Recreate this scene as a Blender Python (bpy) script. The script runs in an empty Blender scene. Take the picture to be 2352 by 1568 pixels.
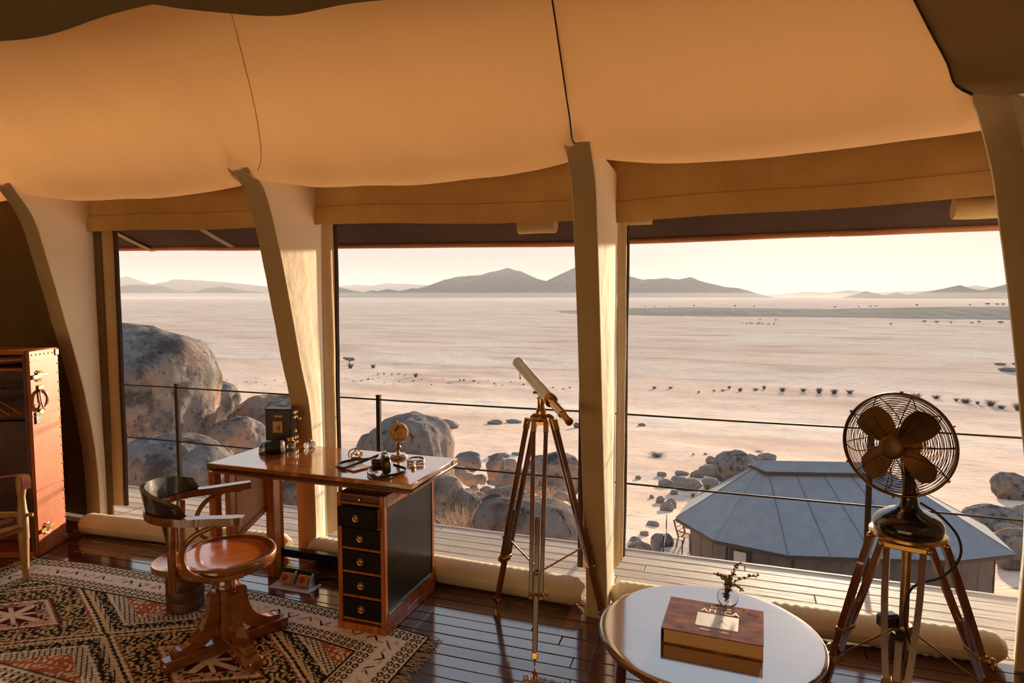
import bpy, bmesh, math, random
import numpy as np
from mathutils import Vector, Matrix, noise as mnoise

# ------------------------------------------------------------------ camera, sky, sun, exposure
scene = bpy.context.scene
COL = scene.collection
F_PX, W_PX, H_PX, EYE = 1500.0, 2352.0, 1568.0, 1.69
YAW = math.radians(18.9)
PITCH = math.atan((784 - 676) / F_PX)
cam_data = bpy.data.cameras.new('camera')
cam_data.sensor_width = 36.0
cam_data.lens = 36.0 * F_PX / W_PX
cam_data.clip_start = 0.05
cam_data.clip_end = 60000
cam = bpy.data.objects.new('camera', cam_data)
COL.objects.link(cam)
cam.location = (0, 0, EYE)
cam.rotation_euler = (math.pi / 2 - PITCH, 0, YAW)
scene.camera = cam

SUN_DIR = Vector((0.120, 0.989, 0.083)).normalized()
SUN_STRENGTH = 12.0
SKY_STRENGTH = 0.78
EXPOSURE = 0.45
scene.view_settings.view_transform = 'Standard'
scene.view_settings.look = 'None'
scene.view_settings.gamma = 1.0
scene.view_settings.use_curve_mapping = False
scene.view_settings.exposure = EXPOSURE
scene.cycles.max_bounces = 10
scene.cycles.diffuse_bounces = 6
scene.cycles.transmission_bounces = 8
scene.cycles.transparent_max_bounces = 12
scene.cycles.volume_bounces = 1
scene.cycles.caustics_reflective = False
scene.cycles.caustics_refractive = False
scene.cycles.sample_clamp_indirect = 6.0

world = bpy.data.worlds.new('desert_sky')
scene.world = world
world.use_nodes = True
wn, wl = world.node_tree.nodes, world.node_tree.links
wn.clear()
w_out = wn.new('ShaderNodeOutputWorld')
w_bg = wn.new('ShaderNodeBackground')
w_tc = wn.new('ShaderNodeTexCoord')
w_sep = wn.new('ShaderNodeSeparateXYZ')
w_ramp = wn.new('ShaderNodeValToRGB')
wl.new(w_tc.outputs['Generated'], w_sep.inputs[0])
wl.new(w_sep.outputs['Z'], w_ramp.inputs['Fac'])
cr = w_ramp.color_ramp
cr.elements[0].position = 0.0
cr.elements[0].color = (0.66, 0.605, 0.535, 1)
cr.elements[1].position = 1.0
cr.elements[1].color = (0.50, 0.66, 0.88, 1)
for p, c in ((0.10, (0.69, 0.655, 0.605, 1)), (0.25, (0.77, 0.785, 0.79, 1)), (0.55, (0.62, 0.73, 0.85, 1))):
    e = cr.elements.new(p); e.color = c
w_dot = wn.new('ShaderNodeVectorMath'); w_dot.operation = 'DOT_PRODUCT'
w_dot.inputs[1].default_value = SUN_DIR
w_nrm = wn.new('ShaderNodeVectorMath'); w_nrm.operation = 'NORMALIZE'
wl.new(w_tc.outputs['Generated'], w_nrm.inputs[0])
wl.new(w_nrm.outputs[0], w_dot.inputs[0])
w_glow = wn.new('ShaderNodeMapRange')                       # soft aureole round the sun, then its disc
w_glow.inputs['From Min'].default_value = math.cos(math.radians(26)); w_glow.inputs['From Max'].default_value = 1.0
w_pow = wn.new('ShaderNodeMath'); w_pow.operation = 'POWER'; w_pow.inputs[1].default_value = 2.5
wl.new(w_dot.outputs['Value'], w_glow.inputs['Value']); wl.new(w_glow.outputs[0], w_pow.inputs[0])
w_gc = wn.new('ShaderNodeMixRGB'); w_gc.blend_type = 'ADD'; w_gc.inputs[2].default_value = (0.22, 0.15, 0.08, 1)
wl.new(w_pow.outputs[0], w_gc.inputs[0]); wl.new(w_ramp.outputs[0], w_gc.inputs[1])
w_disc = wn.new('ShaderNodeMath'); w_disc.operation = 'GREATER_THAN'; w_disc.inputs[1].default_value = math.cos(math.radians(0.3))
wl.new(w_dot.outputs['Value'], w_disc.inputs[0])
w_dm = wn.new('ShaderNodeMixRGB'); w_dm.blend_type = 'ADD'; w_dm.inputs[2].default_value = (30, 22, 12, 1)
wl.new(w_disc.outputs[0], w_dm.inputs[0]); wl.new(w_gc.outputs[0], w_dm.inputs[1])
w_side = wn.new('ShaderNodeMath'); w_side.operation = 'MULTIPLY_ADD'; w_side.inputs[1].default_value = .24; w_side.inputs[2].default_value = .80   # the sky is brighter on the sun's side
wl.new(w_dot.outputs['Value'], w_side.inputs[0])
w_mul = wn.new('ShaderNodeVectorMath'); w_mul.operation = 'SCALE'
wl.new(w_dm.outputs[0], w_mul.inputs[0]); wl.new(w_side.outputs[0], w_mul.inputs['Scale'])
wl.new(w_mul.outputs[0], w_bg.inputs['Color'])
w_bg.inputs['Strength'].default_value = SKY_STRENGTH
wl.new(w_bg.outputs[0], w_out.inputs['Surface'])

sun_data = bpy.data.lights.new('sun', 'SUN')
sun_data.energy = SUN_STRENGTH
sun_data.color = (1.0, 0.74, 0.48)
sun_data.angle = math.radians(2.2)
sun = bpy.data.objects.new('sun', sun_data)
COL.objects.link(sun)
sun.rotation_euler = SUN_DIR.to_track_quat('Z', 'Y').to_euler()
sun.location = (3, 25, 6)

# ------------------------------------------------------------------ survey helper: bearing of a point in the photograph -> place at a chosen distance
_fw = np.array([-math.sin(YAW) * math.cos(PITCH), math.cos(YAW) * math.cos(PITCH), -math.sin(PITCH)])
_rt = np.array([math.cos(YAW), math.sin(YAW), 0.0])
_up = np.cross(_rt, _fw)
def ray(x, y): return _fw + _rt * (x - 1176) / F_PX + _up * (784 - y) / F_PX
def at_z(x, y, z): d = ray(x, y); return Vector(np.array([0, 0, EYE]) + d * ((z - EYE) / d[2]))
def at_y(x, y, Y): d = ray(x, y); return Vector(np.array([0, 0, EYE]) + d * (Y / d[1]))

# ------------------------------------------------------------------ mesh building
class MB:
    def __init__(s): s.v = []; s.f = []
    def add(s, vs, fs):
        b = len(s.v); s.v += [tuple(p) for p in vs]; s.f += [tuple(b + i for i in f) for f in fs]; return s
    def box(s, c, size, rot=None, ch=0.0):
        hx, hy, hz = size[0] / 2, size[1] / 2, size[2] / 2
        c = Vector(c)
        if ch <= 0:
            P = [Vector((x, y, z)) for x in (-hx, hx) for y in (-hy, hy) for z in (-hz, hz)]
            Fc = [(0, 1, 3, 2), (4, 6, 7, 5), (0, 4, 5, 1), (2, 3, 7, 6), (0, 2, 6, 4), (1, 5, 7, 3)]
        else:
            ch = min(ch, hx * .9, hy * .9, hz * .9)
            bm = bmesh.new(); bmesh.ops.create_cube(bm, size=1.0)
            for v in bm.verts: v.co = Vector((v.co.x * size[0], v.co.y * size[1], v.co.z * size[2]))
            bmesh.ops.bevel(bm, geom=list(bm.edges), offset=ch, segments=1, affect='EDGES')
            bm.verts.index_update(); P = [v.co.copy() for v in bm.verts]; Fc = [[v.index for v in f.verts] for f in bm.faces]; bm.free()
        if rot is not None: P = [rot @ p for p in P]
        return s.add([p + c for p in P], Fc)
    def tube(s, pts, r, n=10, closed=False, cap=True, flat=None):
        pts = [Vector(p) for p in pts]; N = len(pts)
        rr = r if hasattr(r, '__len__') else [r] * N
        prev = None; rings = []
        for i, p in enumerate(pts):
            a = pts[(i - 1) % N] if (closed or i > 0) else p
            b = pts[(i + 1) % N] if (closed or i < N - 1) else p
            t = (b - a).normalized()
            if prev is None:
                u = t.cross(Vector((0, 0, 1)))
                if u.length < 1e-3: u = t.cross(Vector((0, 1, 0)))
                u.normalize()
            else:
                u = prev - t * prev.dot(t); u.normalize()
            prev = u; w = t.cross(u)
            fl = flat or (1.0, 1.0)
            rings.append([p + u * (math.cos(2 * math.pi * k / n) * rr[i] * fl[0]) + w * (math.sin(2 * math.pi * k / n) * rr[i] * fl[1]) for k in range(n)])
        V = [q for R in rings for q in R]; Fc = []
        M_ = N if closed else N - 1
        for i in range(M_):
            j = (i + 1) % N
            for k in range(n): Fc.append((i * n + k, i * n + (k + 1) % n, j * n + (k + 1) % n, j * n + k))
        if cap and not closed: Fc += [tuple(range(n - 1, -1, -1)), tuple((N - 1) * n + k for k in range(n))]
        return s.add(V, Fc)
    def bar(s, a, b, w, d, up=(0, 0, 1), ch=0.0):
        a, b = Vector(a), Vector(b); t = (b - a); L = t.length; t.normalize()
        u = Vector(up).cross(t)
        if u.length < 1e-4: u = Vector((1, 0, 0)).cross(t)
        u.normalize(); v = t.cross(u)
        R = Matrix((u, v, t)).transposed()
        return s.box((a + b) / 2, (w, d, L), R, ch)
    def lathe(s, prof, o=(0, 0, 0), axis=(0, 0, 1), n=24, a0=0.0, a1=2 * math.pi):
        ax = Vector(axis).normalized(); u = ax.orthogonal().normalized(); w = ax.cross(u); o = Vector(o)
        V, Fc = [], []; full = abs(a1 - a0 - 2 * math.pi) < 1e-6; m = n if full else n + 1
        for (r, z) in prof:
            for k in range(m):
                a = a0 + (a1 - a0) * k / n
                V.append(o + ax * z + (u * math.cos(a) + w * math.sin(a)) * r)
        for i in range(len(prof) - 1):
            for k in range(n):
                k2 = (k + 1) % m if full else k + 1
                Fc.append((i * m + k, i * m + k2, (i + 1) * m + k2, (i + 1) * m + k))
        if full:
            if prof[0][0] > 1e-5: Fc.append(tuple(range(n - 1, -1, -1)))
            if prof[-1][0] > 1e-5: Fc.append(tuple((len(prof) - 1) * m + k for k in range(n)))
        return s.add(V, Fc)
    def grid(s, P):                                        # P[i][j] points
        n, m = len(P), len(P[0])
        return s.add([q for R in P for q in R], [(i * m + j, i * m + j + 1, (i + 1) * m + j + 1, (i + 1) * m + j) for i in range(n - 1) for j in range(m - 1)])
    def prism(s, poly, off):                               # planar polygon swept by off
        poly = [Vector(p) for p in poly]; n = len(poly); off = Vector(off)
        return s.add(poly + [p + off for p in poly], [tuple(range(n - 1, -1, -1)), tuple(range(n, 2 * n))] + [(i, (i + 1) % n, n + (i + 1) % n, n + i) for i in range(n)])
    def ellipsoid(s, c, r, n=16, m=10, rot=None):
        V = [Vector((0, 0, -r[2]))]; Fc = []; c = Vector(c)
        for i in range(1, m):
            t = -math.pi / 2 + math.pi * i / m
            for k in range(n): a = 2 * math.pi * k / n; V.append(Vector((r[0] * math.cos(t) * math.cos(a), r[1] * math.cos(t) * math.sin(a), r[2] * math.sin(t))))
        V.append(Vector((0, 0, r[2])))
        for k in range(n): Fc.append((0, 1 + (k + 1) % n, 1 + k)); Fc.append((len(V) - 1, len(V) - 1 - n + k, len(V) - 1 - n + (k + 1) % n))
        for i in range(m - 2):
            for k in range(n): a = 1 + i * n; Fc.append((a + k, a + (k + 1) % n, a + n + (k + 1) % n, a + n + k))
        if rot is not None: V = [rot @ v for v in V]
        return s.add([v + c for v in V], Fc)
    def thick(s, t):                                       # give an open sheet thickness along its vertex normals
        me = bpy.data.meshes.new('t'); me.from_pydata(s.v, [], s.f); me.update()
        bm = bmesh.new(); bm.from_mesh(me); bmesh.ops.recalc_face_normals(bm, faces=bm.faces); bmesh.ops.solidify(bm, geom=list(bm.faces), thickness=t)
        bm.verts.index_update(); s.v = [tuple(v.co) for v in bm.verts]; s.f = [tuple(v.index for v in f.verts) for f in bm.faces]
        bm.free(); bpy.data.meshes.remove(me); return s
    def mesh(s, name, off=(0, 0, 0), smooth=True, angle=40, recalc=True):
        me = bpy.data.meshes.new(name)
        o = off
        me.from_pydata([(p[0] - o[0], p[1] - o[1], p[2] - o[2]) for p in s.v], [], s.f)
        if recalc:
            bm = bmesh.new(); bm.from_mesh(me); bmesh.ops.recalc_face_normals(bm, faces=bm.faces); bm.to_mesh(me); bm.free()
        me.update()
        if smooth:
            me.polygons.foreach_set('use_smooth', [True] * len(me.polygons))
            me.set_sharp_from_angle(angle=math.radians(angle))
        return me

def link(name, me, mat, parent=None, loc=None):
    o = bpy.data.objects.new(name, me); COL.objects.link(o)
    if mat is not None: me.materials.append(mat)
    if parent is not None: o.parent = parent
    if loc is not None: o.location = loc
    return o
def tag(o, label, cat=None, group=None, kind=None):
    if label: o['label'] = label
    if cat: o['category'] = cat
    if group: o['group'] = group
    if kind: o['kind'] = kind
    return o
_base = {}; _turn = {}
def thing(name, loc, label, cat, group=None, kind=None, rz=0.0):
    o = bpy.data.objects.new(name, None); COL.objects.link(o); o.location = loc; o.rotation_euler = (0, 0, rz)
    o.empty_display_size = .1
    _base[o] = Vector(loc); _turn[o] = rz
    return tag(o, label, cat, group, kind)
def part(name, mb, mat, root, local=False, smooth=True, angle=40, label=None):
    """a part of root: geometry given in world metres (or in root's own frame when local)"""
    r = root
    off = (0, 0, 0) if local else base_of(root)
    rz = _turn.get(root, 0.0)
    if rz and not local:
        Ri = Matrix.Rotation(-rz, 3, 'Z'); mb.v = [tuple(Ri @ (Vector(p) - off)) for p in mb.v]; off = (0, 0, 0)
    o = link(name, mb.mesh(name, off, smooth, angle), mat, root)
    if label: o['label'] = label
    _base[o] = Vector(base_of(root)); _turn[o] = rz
    return o
def base_of(o): return _base.get(o, Vector((0, 0, 0)))
def single(name, mb, mat, label, cat, group=None, kind=None, smooth=True, angle=40, loc=None):
    vs = np.array(mb.v); 
    if loc is None: loc = ((vs[:, 0].min() + vs[:, 0].max()) / 2, (vs[:, 1].min() + vs[:, 1].max()) / 2, vs[:, 2].min())
    o = link(name, mb.mesh(name, loc, smooth, angle), mat, None, loc); _base[o] = Vector(loc)
    return tag(o, label, cat, group, kind)
def crom(P, n):
    """smooth curve through points"""
    P = [Vector(p) for p in P]; out = []
    Q = [P[0] * 2 - P[1]] + P + [P[-1] * 2 - P[-2]]
    for i in range(1, len(Q) - 2):
        for k in range(n):
            t = k / n; a, b, c, d = Q[i - 1], Q[i], Q[i + 1], Q[i + 2]
            out.append(.5 * ((2 * b) + (c - a) * t + (2 * a - 5 * b + 4 * c - d) * t * t + (3 * b - a - 3 * c + d) * t ** 3))
    out.append(P[-1]); return out
def ns(x, y, z, s=1.0): return mnoise.noise(Vector((x * s, y * s, z * s)))
def fbm(x, y, z, o=4):
    a = 1; f = 1; t = 0
    for _ in range(o): t += a * mnoise.noise(Vector((x * f, y * f, z * f))); a *= .5; f *= 2.03
    return t

# ------------------------------------------------------------------ materials
def _new(name):
    m = bpy.data.materials.new(name); m.use_nodes = True
    n = m.node_tree.nodes; return m, n, m.node_tree.links, n['Principled BSDF']
def rgb(c): return (c[0], c[1], c[2], 1)
def mat(name, c, rough=.5, metal=0.0, c2=None, scale=8.0, bump=0.0, bscale=None, coat=0.0, stretch=(1, 1, 1), detail=6, lo=.35, hi=.65, rnd=0.0, trans=0.0, ior=None, coords='Object', bdist=.01, spec=None):
    m, n, l, b = _new(name)
    b.inputs['Base Color'].default_value = rgb(c); b.inputs['Roughness'].default_value = rough; b.inputs['Metallic'].default_value = metal
    if coat:
        b.inputs['Coat Weight'].default_value = min(1, coat); b.inputs['Coat Roughness'].default_value = .07 if coat <= 1 else .09
        if coat > 1: b.inputs['Coat IOR'].default_value = coat
    if spec is not None: b.inputs['Specular IOR Level'].default_value = spec
    if trans: b.inputs['Transmission Weight'].default_value = trans
    if ior: b.inputs['IOR'].default_value = ior
    if c2 is not None or bump:
        tc = n.new('ShaderNodeTexCoord'); mp = n.new('ShaderNodeMapping'); mp.inputs['Scale'].default_value = stretch
        l.new(tc.outputs[coords], mp.inputs['Vector'])
        vec = mp.outputs[0]
        if rnd:
            oi = n.new('ShaderNodeObjectInfo'); ad = n.new('ShaderNodeVectorMath'); ad.operation = 'ADD'
            sc_ = n.new('ShaderNodeMath'); sc_.operation = 'MULTIPLY'; sc_.inputs[1].default_value = 37.0
            l.new(oi.outputs['Random'], sc_.inputs[0]); l.new(vec, ad.inputs[0]); l.new(sc_.outputs[0], ad.inputs[1]); vec = ad.outputs[0]
        nt = n.new('ShaderNodeTexNoise'); nt.inputs['Scale'].default_value = scale; nt.inputs['Detail'].default_value = detail; nt.inputs['Roughness'].default_value = .6
        l.new(vec, nt.inputs['Vector'])
        if c2 is not None:
            rp = n.new('ShaderNodeValToRGB'); rp.color_ramp.elements[0].position = lo; rp.color_ramp.elements[1].position = hi
            rp.color_ramp.elements[0].color = rgb(c); rp.color_ramp.elements[1].color = rgb(c2)
            l.new(nt.outputs['Fac'], rp.inputs['Fac']); outc = rp.outputs[0]
            if rnd:
                hs = n.new('ShaderNodeHueSaturation'); mr = n.new('ShaderNodeMapRange'); mr.inputs['To Min'].default_value = 1 - rnd; mr.inputs['To Max'].default_value = 1 + rnd
                l.new(oi.outputs['Random'], mr.inputs['Value']); l.new(mr.outputs[0], hs.inputs['Value']); l.new(outc, hs.inputs['Color']); outc = hs.outputs[0]
            l.new(outc, b.inputs['Base Color'])
        if bump:
            bt = nt
            if bscale:
                bt = n.new('ShaderNodeTexNoise'); bt.inputs['Scale'].default_value = bscale; bt.inputs['Detail'].default_value = 5; l.new(vec, bt.inputs['Vector'])
            bp = n.new('ShaderNodeBump'); bp.inputs['Strength'].default_value = bump; bp.inputs['Distance'].default_value = bdist
            l.new(bt.outputs['Fac'], bp.inputs['Height']); l.new(bp.outputs[0], b.inputs['Normal'])
    return m
def canvas(name, c, c2, thru=0.0, tint=(0.7, 0.42, 0.18), crease=.02):
    """tent canvas: woven, rough, lets some light through"""
    m, n, l, b = _new(name)
    b.inputs['Roughness'].default_value = .9; b.inputs['Specular IOR Level'].default_value = .1
    tc = n.new('ShaderNodeTexCoord')
    nt = n.new('ShaderNodeTexNoise'); nt.inputs['Scale'].default_value = 3.0; nt.inputs['Detail'].default_value = 5; l.new(tc.outputs['Object'], nt.inputs['Vector'])
    rp = n.new('ShaderNodeValToRGB'); rp.color_ramp.elements[0].position = .3; rp.color_ramp.elements[1].position = .7
    rp.color_ramp.elements[0].color = rgb(c); rp.color_ramp.elements[1].color = rgb(c2); l.new(nt.outputs['Fac'], rp.inputs['Fac'])
    l.new(rp.outputs[0], b.inputs['Base Color'])
    fine = n.new('ShaderNodeTexNoise'); fine.inputs['Scale'].default_value = 260.0; fine.inputs['Detail'].default_value = 2; l.new(tc.outputs['Object'], fine.inputs['Vector'])
    wr = n.new('ShaderNodeTexNoise'); wr.inputs['Scale'].default_value = 7.0; wr.inputs['Detail'].default_value = 3
    wm = n.new('ShaderNodeMapping'); wm.inputs['Rotation'].default_value = (.5, .6, .5); wm.inputs['Scale'].default_value = (1, .35, .35) if crease > .03 else (1, 1, 1)
    l.new(tc.outputs['Object'], wm.inputs['Vector']); l.new(wm.outputs[0], wr.inputs['Vector'])
    ad = n.new('ShaderNodeMath'); ad.operation = 'MULTIPLY_ADD'; ad.inputs[1].default_value = .06; l.new(fine.outputs['Fac'], ad.inputs[0]); l.new(wr.outputs['Fac'], ad.inputs[2])
    bp = n.new('ShaderNodeBump'); bp.inputs['Strength'].default_value = .35 if crease < .03 else .6; bp.inputs['Distance'].default_value = crease
    l.new(ad.outputs[0], bp.inputs['Height']); l.new(bp.outputs[0], b.inputs['Normal'])
    if thru:
        tr = n.new('ShaderNodeBsdfTranslucent'); tr.inputs['Color'].default_value = rgb(tint)
        mx = n.new('ShaderNodeMixShader'); mx.inputs[0].default_value = thru
        l.new(b.outputs[0], mx.inputs[1]); l.new(tr.outputs[0], mx.inputs[2]); l.new(mx.outputs[0], n['Material Output'].inputs['Surface'])
    return m
def glass(name, c=(1, 1, 1), rough=0.0, ior=1.45):
    return mat(name, c, rough=rough, trans=1.0, ior=ior)

M = {}
M['canvas'] = canvas('tan_canvas', (.82, .74, .57), (.87, .79, .63))
M['roof'] = canvas('roof_canvas', (.69, .505, .31), (.75, .565, .36), thru=.35, tint=(.82, .54, .28), crease=.07)
M['fly'] = canvas('outer_fly_canvas', (.30, .24, .18), (.36, .29, .22), thru=.88, tint=(.92, .72, .51))
M['shadec'] = canvas('shade_sheet_canvas', (.30, .24, .18), (.36, .29, .22), thru=.12, tint=(.80, .58, .32))  # for the added sheet that holds light off the upper lining
M['valance'] = canvas('valance_canvas', (.42, .26, .095), (.54, .35, .15), crease=.08)
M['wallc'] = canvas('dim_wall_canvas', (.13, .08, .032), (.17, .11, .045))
M['endc'] = canvas('end_shade_seam_canvas', (.26, .165, .07), (.32, .21, .10))  # shade of the end slope put into the colour; hem seams share it
M['flap'] = canvas('flap_canvas', (.46, .32, .16), (.54, .39, .21))
M['trimdark'] = mat('dark_brown_webbing', (.035, .02, .015), .85, c2=(.05, .03, .02), scale=40)
M['bolster'] = canvas('bolster_canvas', (.56, .45, .29), (.64, .53, .36))
M['floorw'] = mat('polished_red_hardwood', (.045, .011, .007), .16, c2=(.15, .04, .022), scale=5, stretch=(.35, 5, 5), bump=.10, bscale=14, rnd=.35, coat=1.9, lo=.3, hi=.75, bdist=.004)
M['deckw'] = mat('weathered_deck_timber', (.44, .385, .34), .55, c2=(.64, .585, .535), scale=6, stretch=(.3, 6, 6), bump=.3, bscale=18, rnd=.14, lo=.3, hi=.7, spec=.02)
M['mahog'] = mat('mahogany', (.25, .075, .009), .16, c2=(.50, .175, .020), scale=7, stretch=(.35, 5, 5), bump=.03, coat=2.3)
M['mahogv'] = mat('mahogany_upright', (.26, .066, .010), .26, c2=(.48, .14, .022), scale=7, stretch=(6, 6, .4), bump=.05, coat=.3)
M['darkwood'] = mat('dark_stained_wood', (.045, .016, .008), .22, c2=(.10, .035, .015), scale=7, stretch=(5, 5, .4), bump=.05, coat=.3)
M['bentwood'] = mat('bentwood', (.15, .042, .007), .20, c2=(.28, .088, .014), scale=6, stretch=(1, 1, 3), bump=.03, coat=1.55)
M['seatw'] = mat('seat_wood', (.46, .115, .008), .20, c2=(.66, .19, .016), scale=9, stretch=(1, 4, 1), bump=.03, coat=2.0)
M['paleleg'] = mat('oiled_teak', (.30, .16, .05), .4, c2=(.42, .24, .09), scale=9, stretch=(5, 5, .5), bump=.08)
M['tripodw'] = mat('tripod_hardwood', (.10, .03, .014), .28, c2=(.19, .07, .03), scale=9, stretch=(5, 5, .5), bump=.05, coat=.25)
M['blackpanel'] = mat('black_lacquer', (.006, .005, .005), .20, c2=(.012, .010, .009), scale=20, bump=.02, spec=.35)
M['drawerblk'] = mat('black_drawer_leather', (.006, .004, .004), .5, c2=(.012, .008, .007), scale=60, bump=.15, bscale=120, spec=.12)
M['brass'] = mat('aged_brass', (.60, .36, .12), .24, 1.0, c2=(.48, .26, .08), scale=14)
M['brassd'] = mat('dull_brass', (.42, .27, .11), .38, 1.0, c2=(.30, .18, .07), scale=20)
M['nickel'] = mat('silvered_tube', (.70, .86, 1.0), .28, .0, c2=(.80, .92, 1.0), scale=6, stretch=(2, 2, 1), coat=1.7)
M['chrome'] = mat('chrome', (.75, .72, .68), .12, 1.0)
M['leather'] = mat('tan_leather', (.27, .062, .013), .45, c2=(.38, .105, .025), scale=6, bump=.06, bscale=160, bdist=.004, spec=.25)
M['tanpanel'] = mat('tan_panel', (.50, .24, .085), .5, c2=(.60, .31, .12), scale=5, bump=.1, bscale=60)
M['leatherd'] = mat('dark_leather', (.055, .018, .010), .5, c2=(.09, .03, .015), scale=12, bump=.15, bscale=90)
M['leatherr'] = mat('oxblood_leather', (.24, .07, .045), .32, c2=(.32, .10, .06), scale=8, bump=.1, bscale=90)
M['darkback'] = mat('black_chair_back', (.018, .014, .011), .22, c2=(.04, .032, .024), scale=12, bump=.15, coat=.4)
M['black'] = mat('black_leatherette', (.012, .010, .009), .38, c2=(.02, .017, .015), scale=50, bump=.2)
M['rubber'] = mat('black_rubber', (.012, .011, .011), .6, c2=(.02, .018, .018), scale=30)
M['cage'] = mat('bronze_wire', (.10, .055, .022), .32, 1.0, c2=(.16, .085, .03), scale=20)
M['bladeb'] = mat('antique_brass_blade', (.26, .15, .055), .36, 1.0, c2=(.34, .20, .07), scale=8)
M['fanblk'] = mat('black_enamel', (.008, .006, .005), .14, c2=(.014, .010, .008), scale=10, coat=.5)
M['paper'] = mat('book_paper', (.72, .47, .20), .8, c2=(.62, .38, .15), scale=3, stretch=(.5, .5, 160), bump=.2)
M['cover'] = mat('mottled_brown_cover', (.12, .035, .010), .9, c2=(.46, .17, .055), scale=14, stretch=(1, 2.2, 1), lo=.32, hi=.70, spec=.0, coat=.6)
M['plate'] = mat('cream_cover_picture', (.78, .74, .68), .3, c2=(.62, .55, .48), scale=40, lo=.5, hi=.8, coat=.3)
M['lettering'] = mat('grey_white_print', (.70, .62, .56), .4)
M['ink'] = mat('dark_print', (.05, .04, .035), .5)
M['calface'] = mat('ochre_card', (.62, .33, .10), .7, c2=(.68, .38, .13), scale=14)
M['calbox'] = mat('calendar_wood', (.020, .010, .006), .4, spec=.25, c2=(.055, .03, .018), scale=10, stretch=(4, 4, .6), bump=.05)
M['bone'] = mat('pale_horn', (.72, .58, .42), .3, c2=(.55, .38, .2), scale=30)
M['glass'] = glass('clear_glass')
M['blueglass'] = glass('blue_tinted_glass', (.55, .85, .95))
M['water'] = glass('vase_water', (.98, 1, .98), ior=1.33)
M['leafg'] = mat('dry_olive_leaf', (.12, .10, .035), .7, c2=(.22, .17, .06), scale=60)
M['twig'] = mat('brown_twig', (.10, .06, .03), .8)
M['copperpl'] = mat('copper_socket_plate', (.62, .30, .16), .35, .6, c2=(.70, .36, .2), scale=20)
M['steel'] = mat('brushed_steel', (.74, .74, .72), .35, .4)
M['fringe'] = mat('rug_fringe_wool', (.42, .36, .27), .95, c2=(.55, .48, .37), scale=60)
M['railm'] = mat('rail_black_steel', (.018, .013, .011), .6, c2=(.03, .02, .016), scale=12, spec=.1)
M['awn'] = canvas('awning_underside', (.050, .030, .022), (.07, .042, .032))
M['awnstrap'] = canvas('awning_strap', (.30, .22, .16), (.36, .27, .2))
M['beamw'] = mat('eave_pole_wood', (.30, .11, .045), .45, c2=(.48, .20, .09), scale=6, stretch=(.5, 6, 6), bump=.15)
M['ntroof'] = mat('grey_roof_canvas', (.20, .215, .24), .75, c2=(.235, .255, .28), scale=3, bump=.1, bscale=180)
M['ntseam'] = mat('roof_seam', (.13, .14, .16), .8)
M['ntwall'] = mat('taupe_tent_wall', (.115, .095, .088), .85, c2=(.15, .125, .115), scale=2.2, bump=.5, bscale=2.5, bdist=.08)
M['ntdark'] = mat('dark_tent_pole', (.05, .04, .036), .7)
M['ntpale'] = mat('pale_tent_window', (.52, .47, .45), .7)
# ------------------------------------------------------------------ rock and sand materials
def layered(name, cols, scales, rough, bump, bscale, bdist, stretch=(1, 1, 1), rnd=True):
    """base colour c0, patches of c1, patches of c2, fine specks of c3"""
    m, n, l, b = _new(name); b.inputs['Roughness'].default_value = rough; b.inputs['Specular IOR Level'].default_value = .0
    tc = n.new('ShaderNodeTexCoord'); mp = n.new('ShaderNodeMapping'); mp.inputs['Scale'].default_value = stretch; l.new(tc.outputs['Object'], mp.inputs['Vector'])
    vec = mp.outputs[0]
    if rnd:
        oi = n.new('ShaderNodeObjectInfo'); ml = n.new('ShaderNodeMath'); ml.operation = 'MULTIPLY'; ml.inputs[1].default_value = 53.0
        ad = n.new('ShaderNodeVectorMath'); ad.operation = 'ADD'; l.new(oi.outputs['Random'], ml.inputs[0]); l.new(vec, ad.inputs[0]); l.new(ml.outputs[0], ad.inputs[1]); vec = ad.outputs[0]
    cur = None
    for i in range(1, len(cols)):
        nt = n.new('ShaderNodeTexNoise'); nt.inputs['Scale'].default_value = scales[i - 1][0]; nt.inputs['Detail'].default_value = 8; nt.inputs['Roughness'].default_value = .65
        l.new(vec, nt.inputs['Vector'])
        rp = n.new('ShaderNodeMapRange'); rp.inputs['From Min'].default_value = scales[i - 1][1]; rp.inputs['From Max'].default_value = scales[i - 1][2]
        l.new(nt.outputs['Fac'], rp.inputs['Value'])
        mx = n.new('ShaderNodeMixRGB'); l.new(rp.outputs[0], mx.inputs[0])
        if cur is None: mx.inputs[1].default_value = rgb(cols[0])
        else: l.new(cur, mx.inputs[1])
        mx.inputs[2].default_value = rgb(cols[i]); cur = mx.outputs[0]
    l.new(cur, b.inputs['Base Color'])
    bt = n.new('ShaderNodeTexNoise'); bt.inputs['Scale'].default_value = bscale; bt.inputs['Detail'].default_value = 9; bt.inputs['Roughness'].default_value = .65; l.new(vec, bt.inputs['Vector'])
    bp = n.new('ShaderNodeBump'); bp.inputs['Strength'].default_value = bump; bp.inputs['Distance'].default_value = bdist; l.new(bt.outputs['Fac'], bp.inputs['Height']); l.new(bp.outputs[0], b.inputs['Normal'])
    return m
M['rock'] = layered('granite', [(.22, .205, .20), (.33, .22, .16), (.085, .078, .075), (.38, .33, .295), (.035, .032, .03)], [(1.1, .47, .62), (1.9, .48, .62), (3.3, .56, .70), (9, .56, .70)], .85, .9, 3.5, .12)
M['rocks'] = layered('small_granite', [(.28, .245, .225), (.36, .25, .19), (.10, .09, .085)], [(2.5, .48, .64), (7, .52, .70)], .85, .7, 6, .06)
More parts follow.
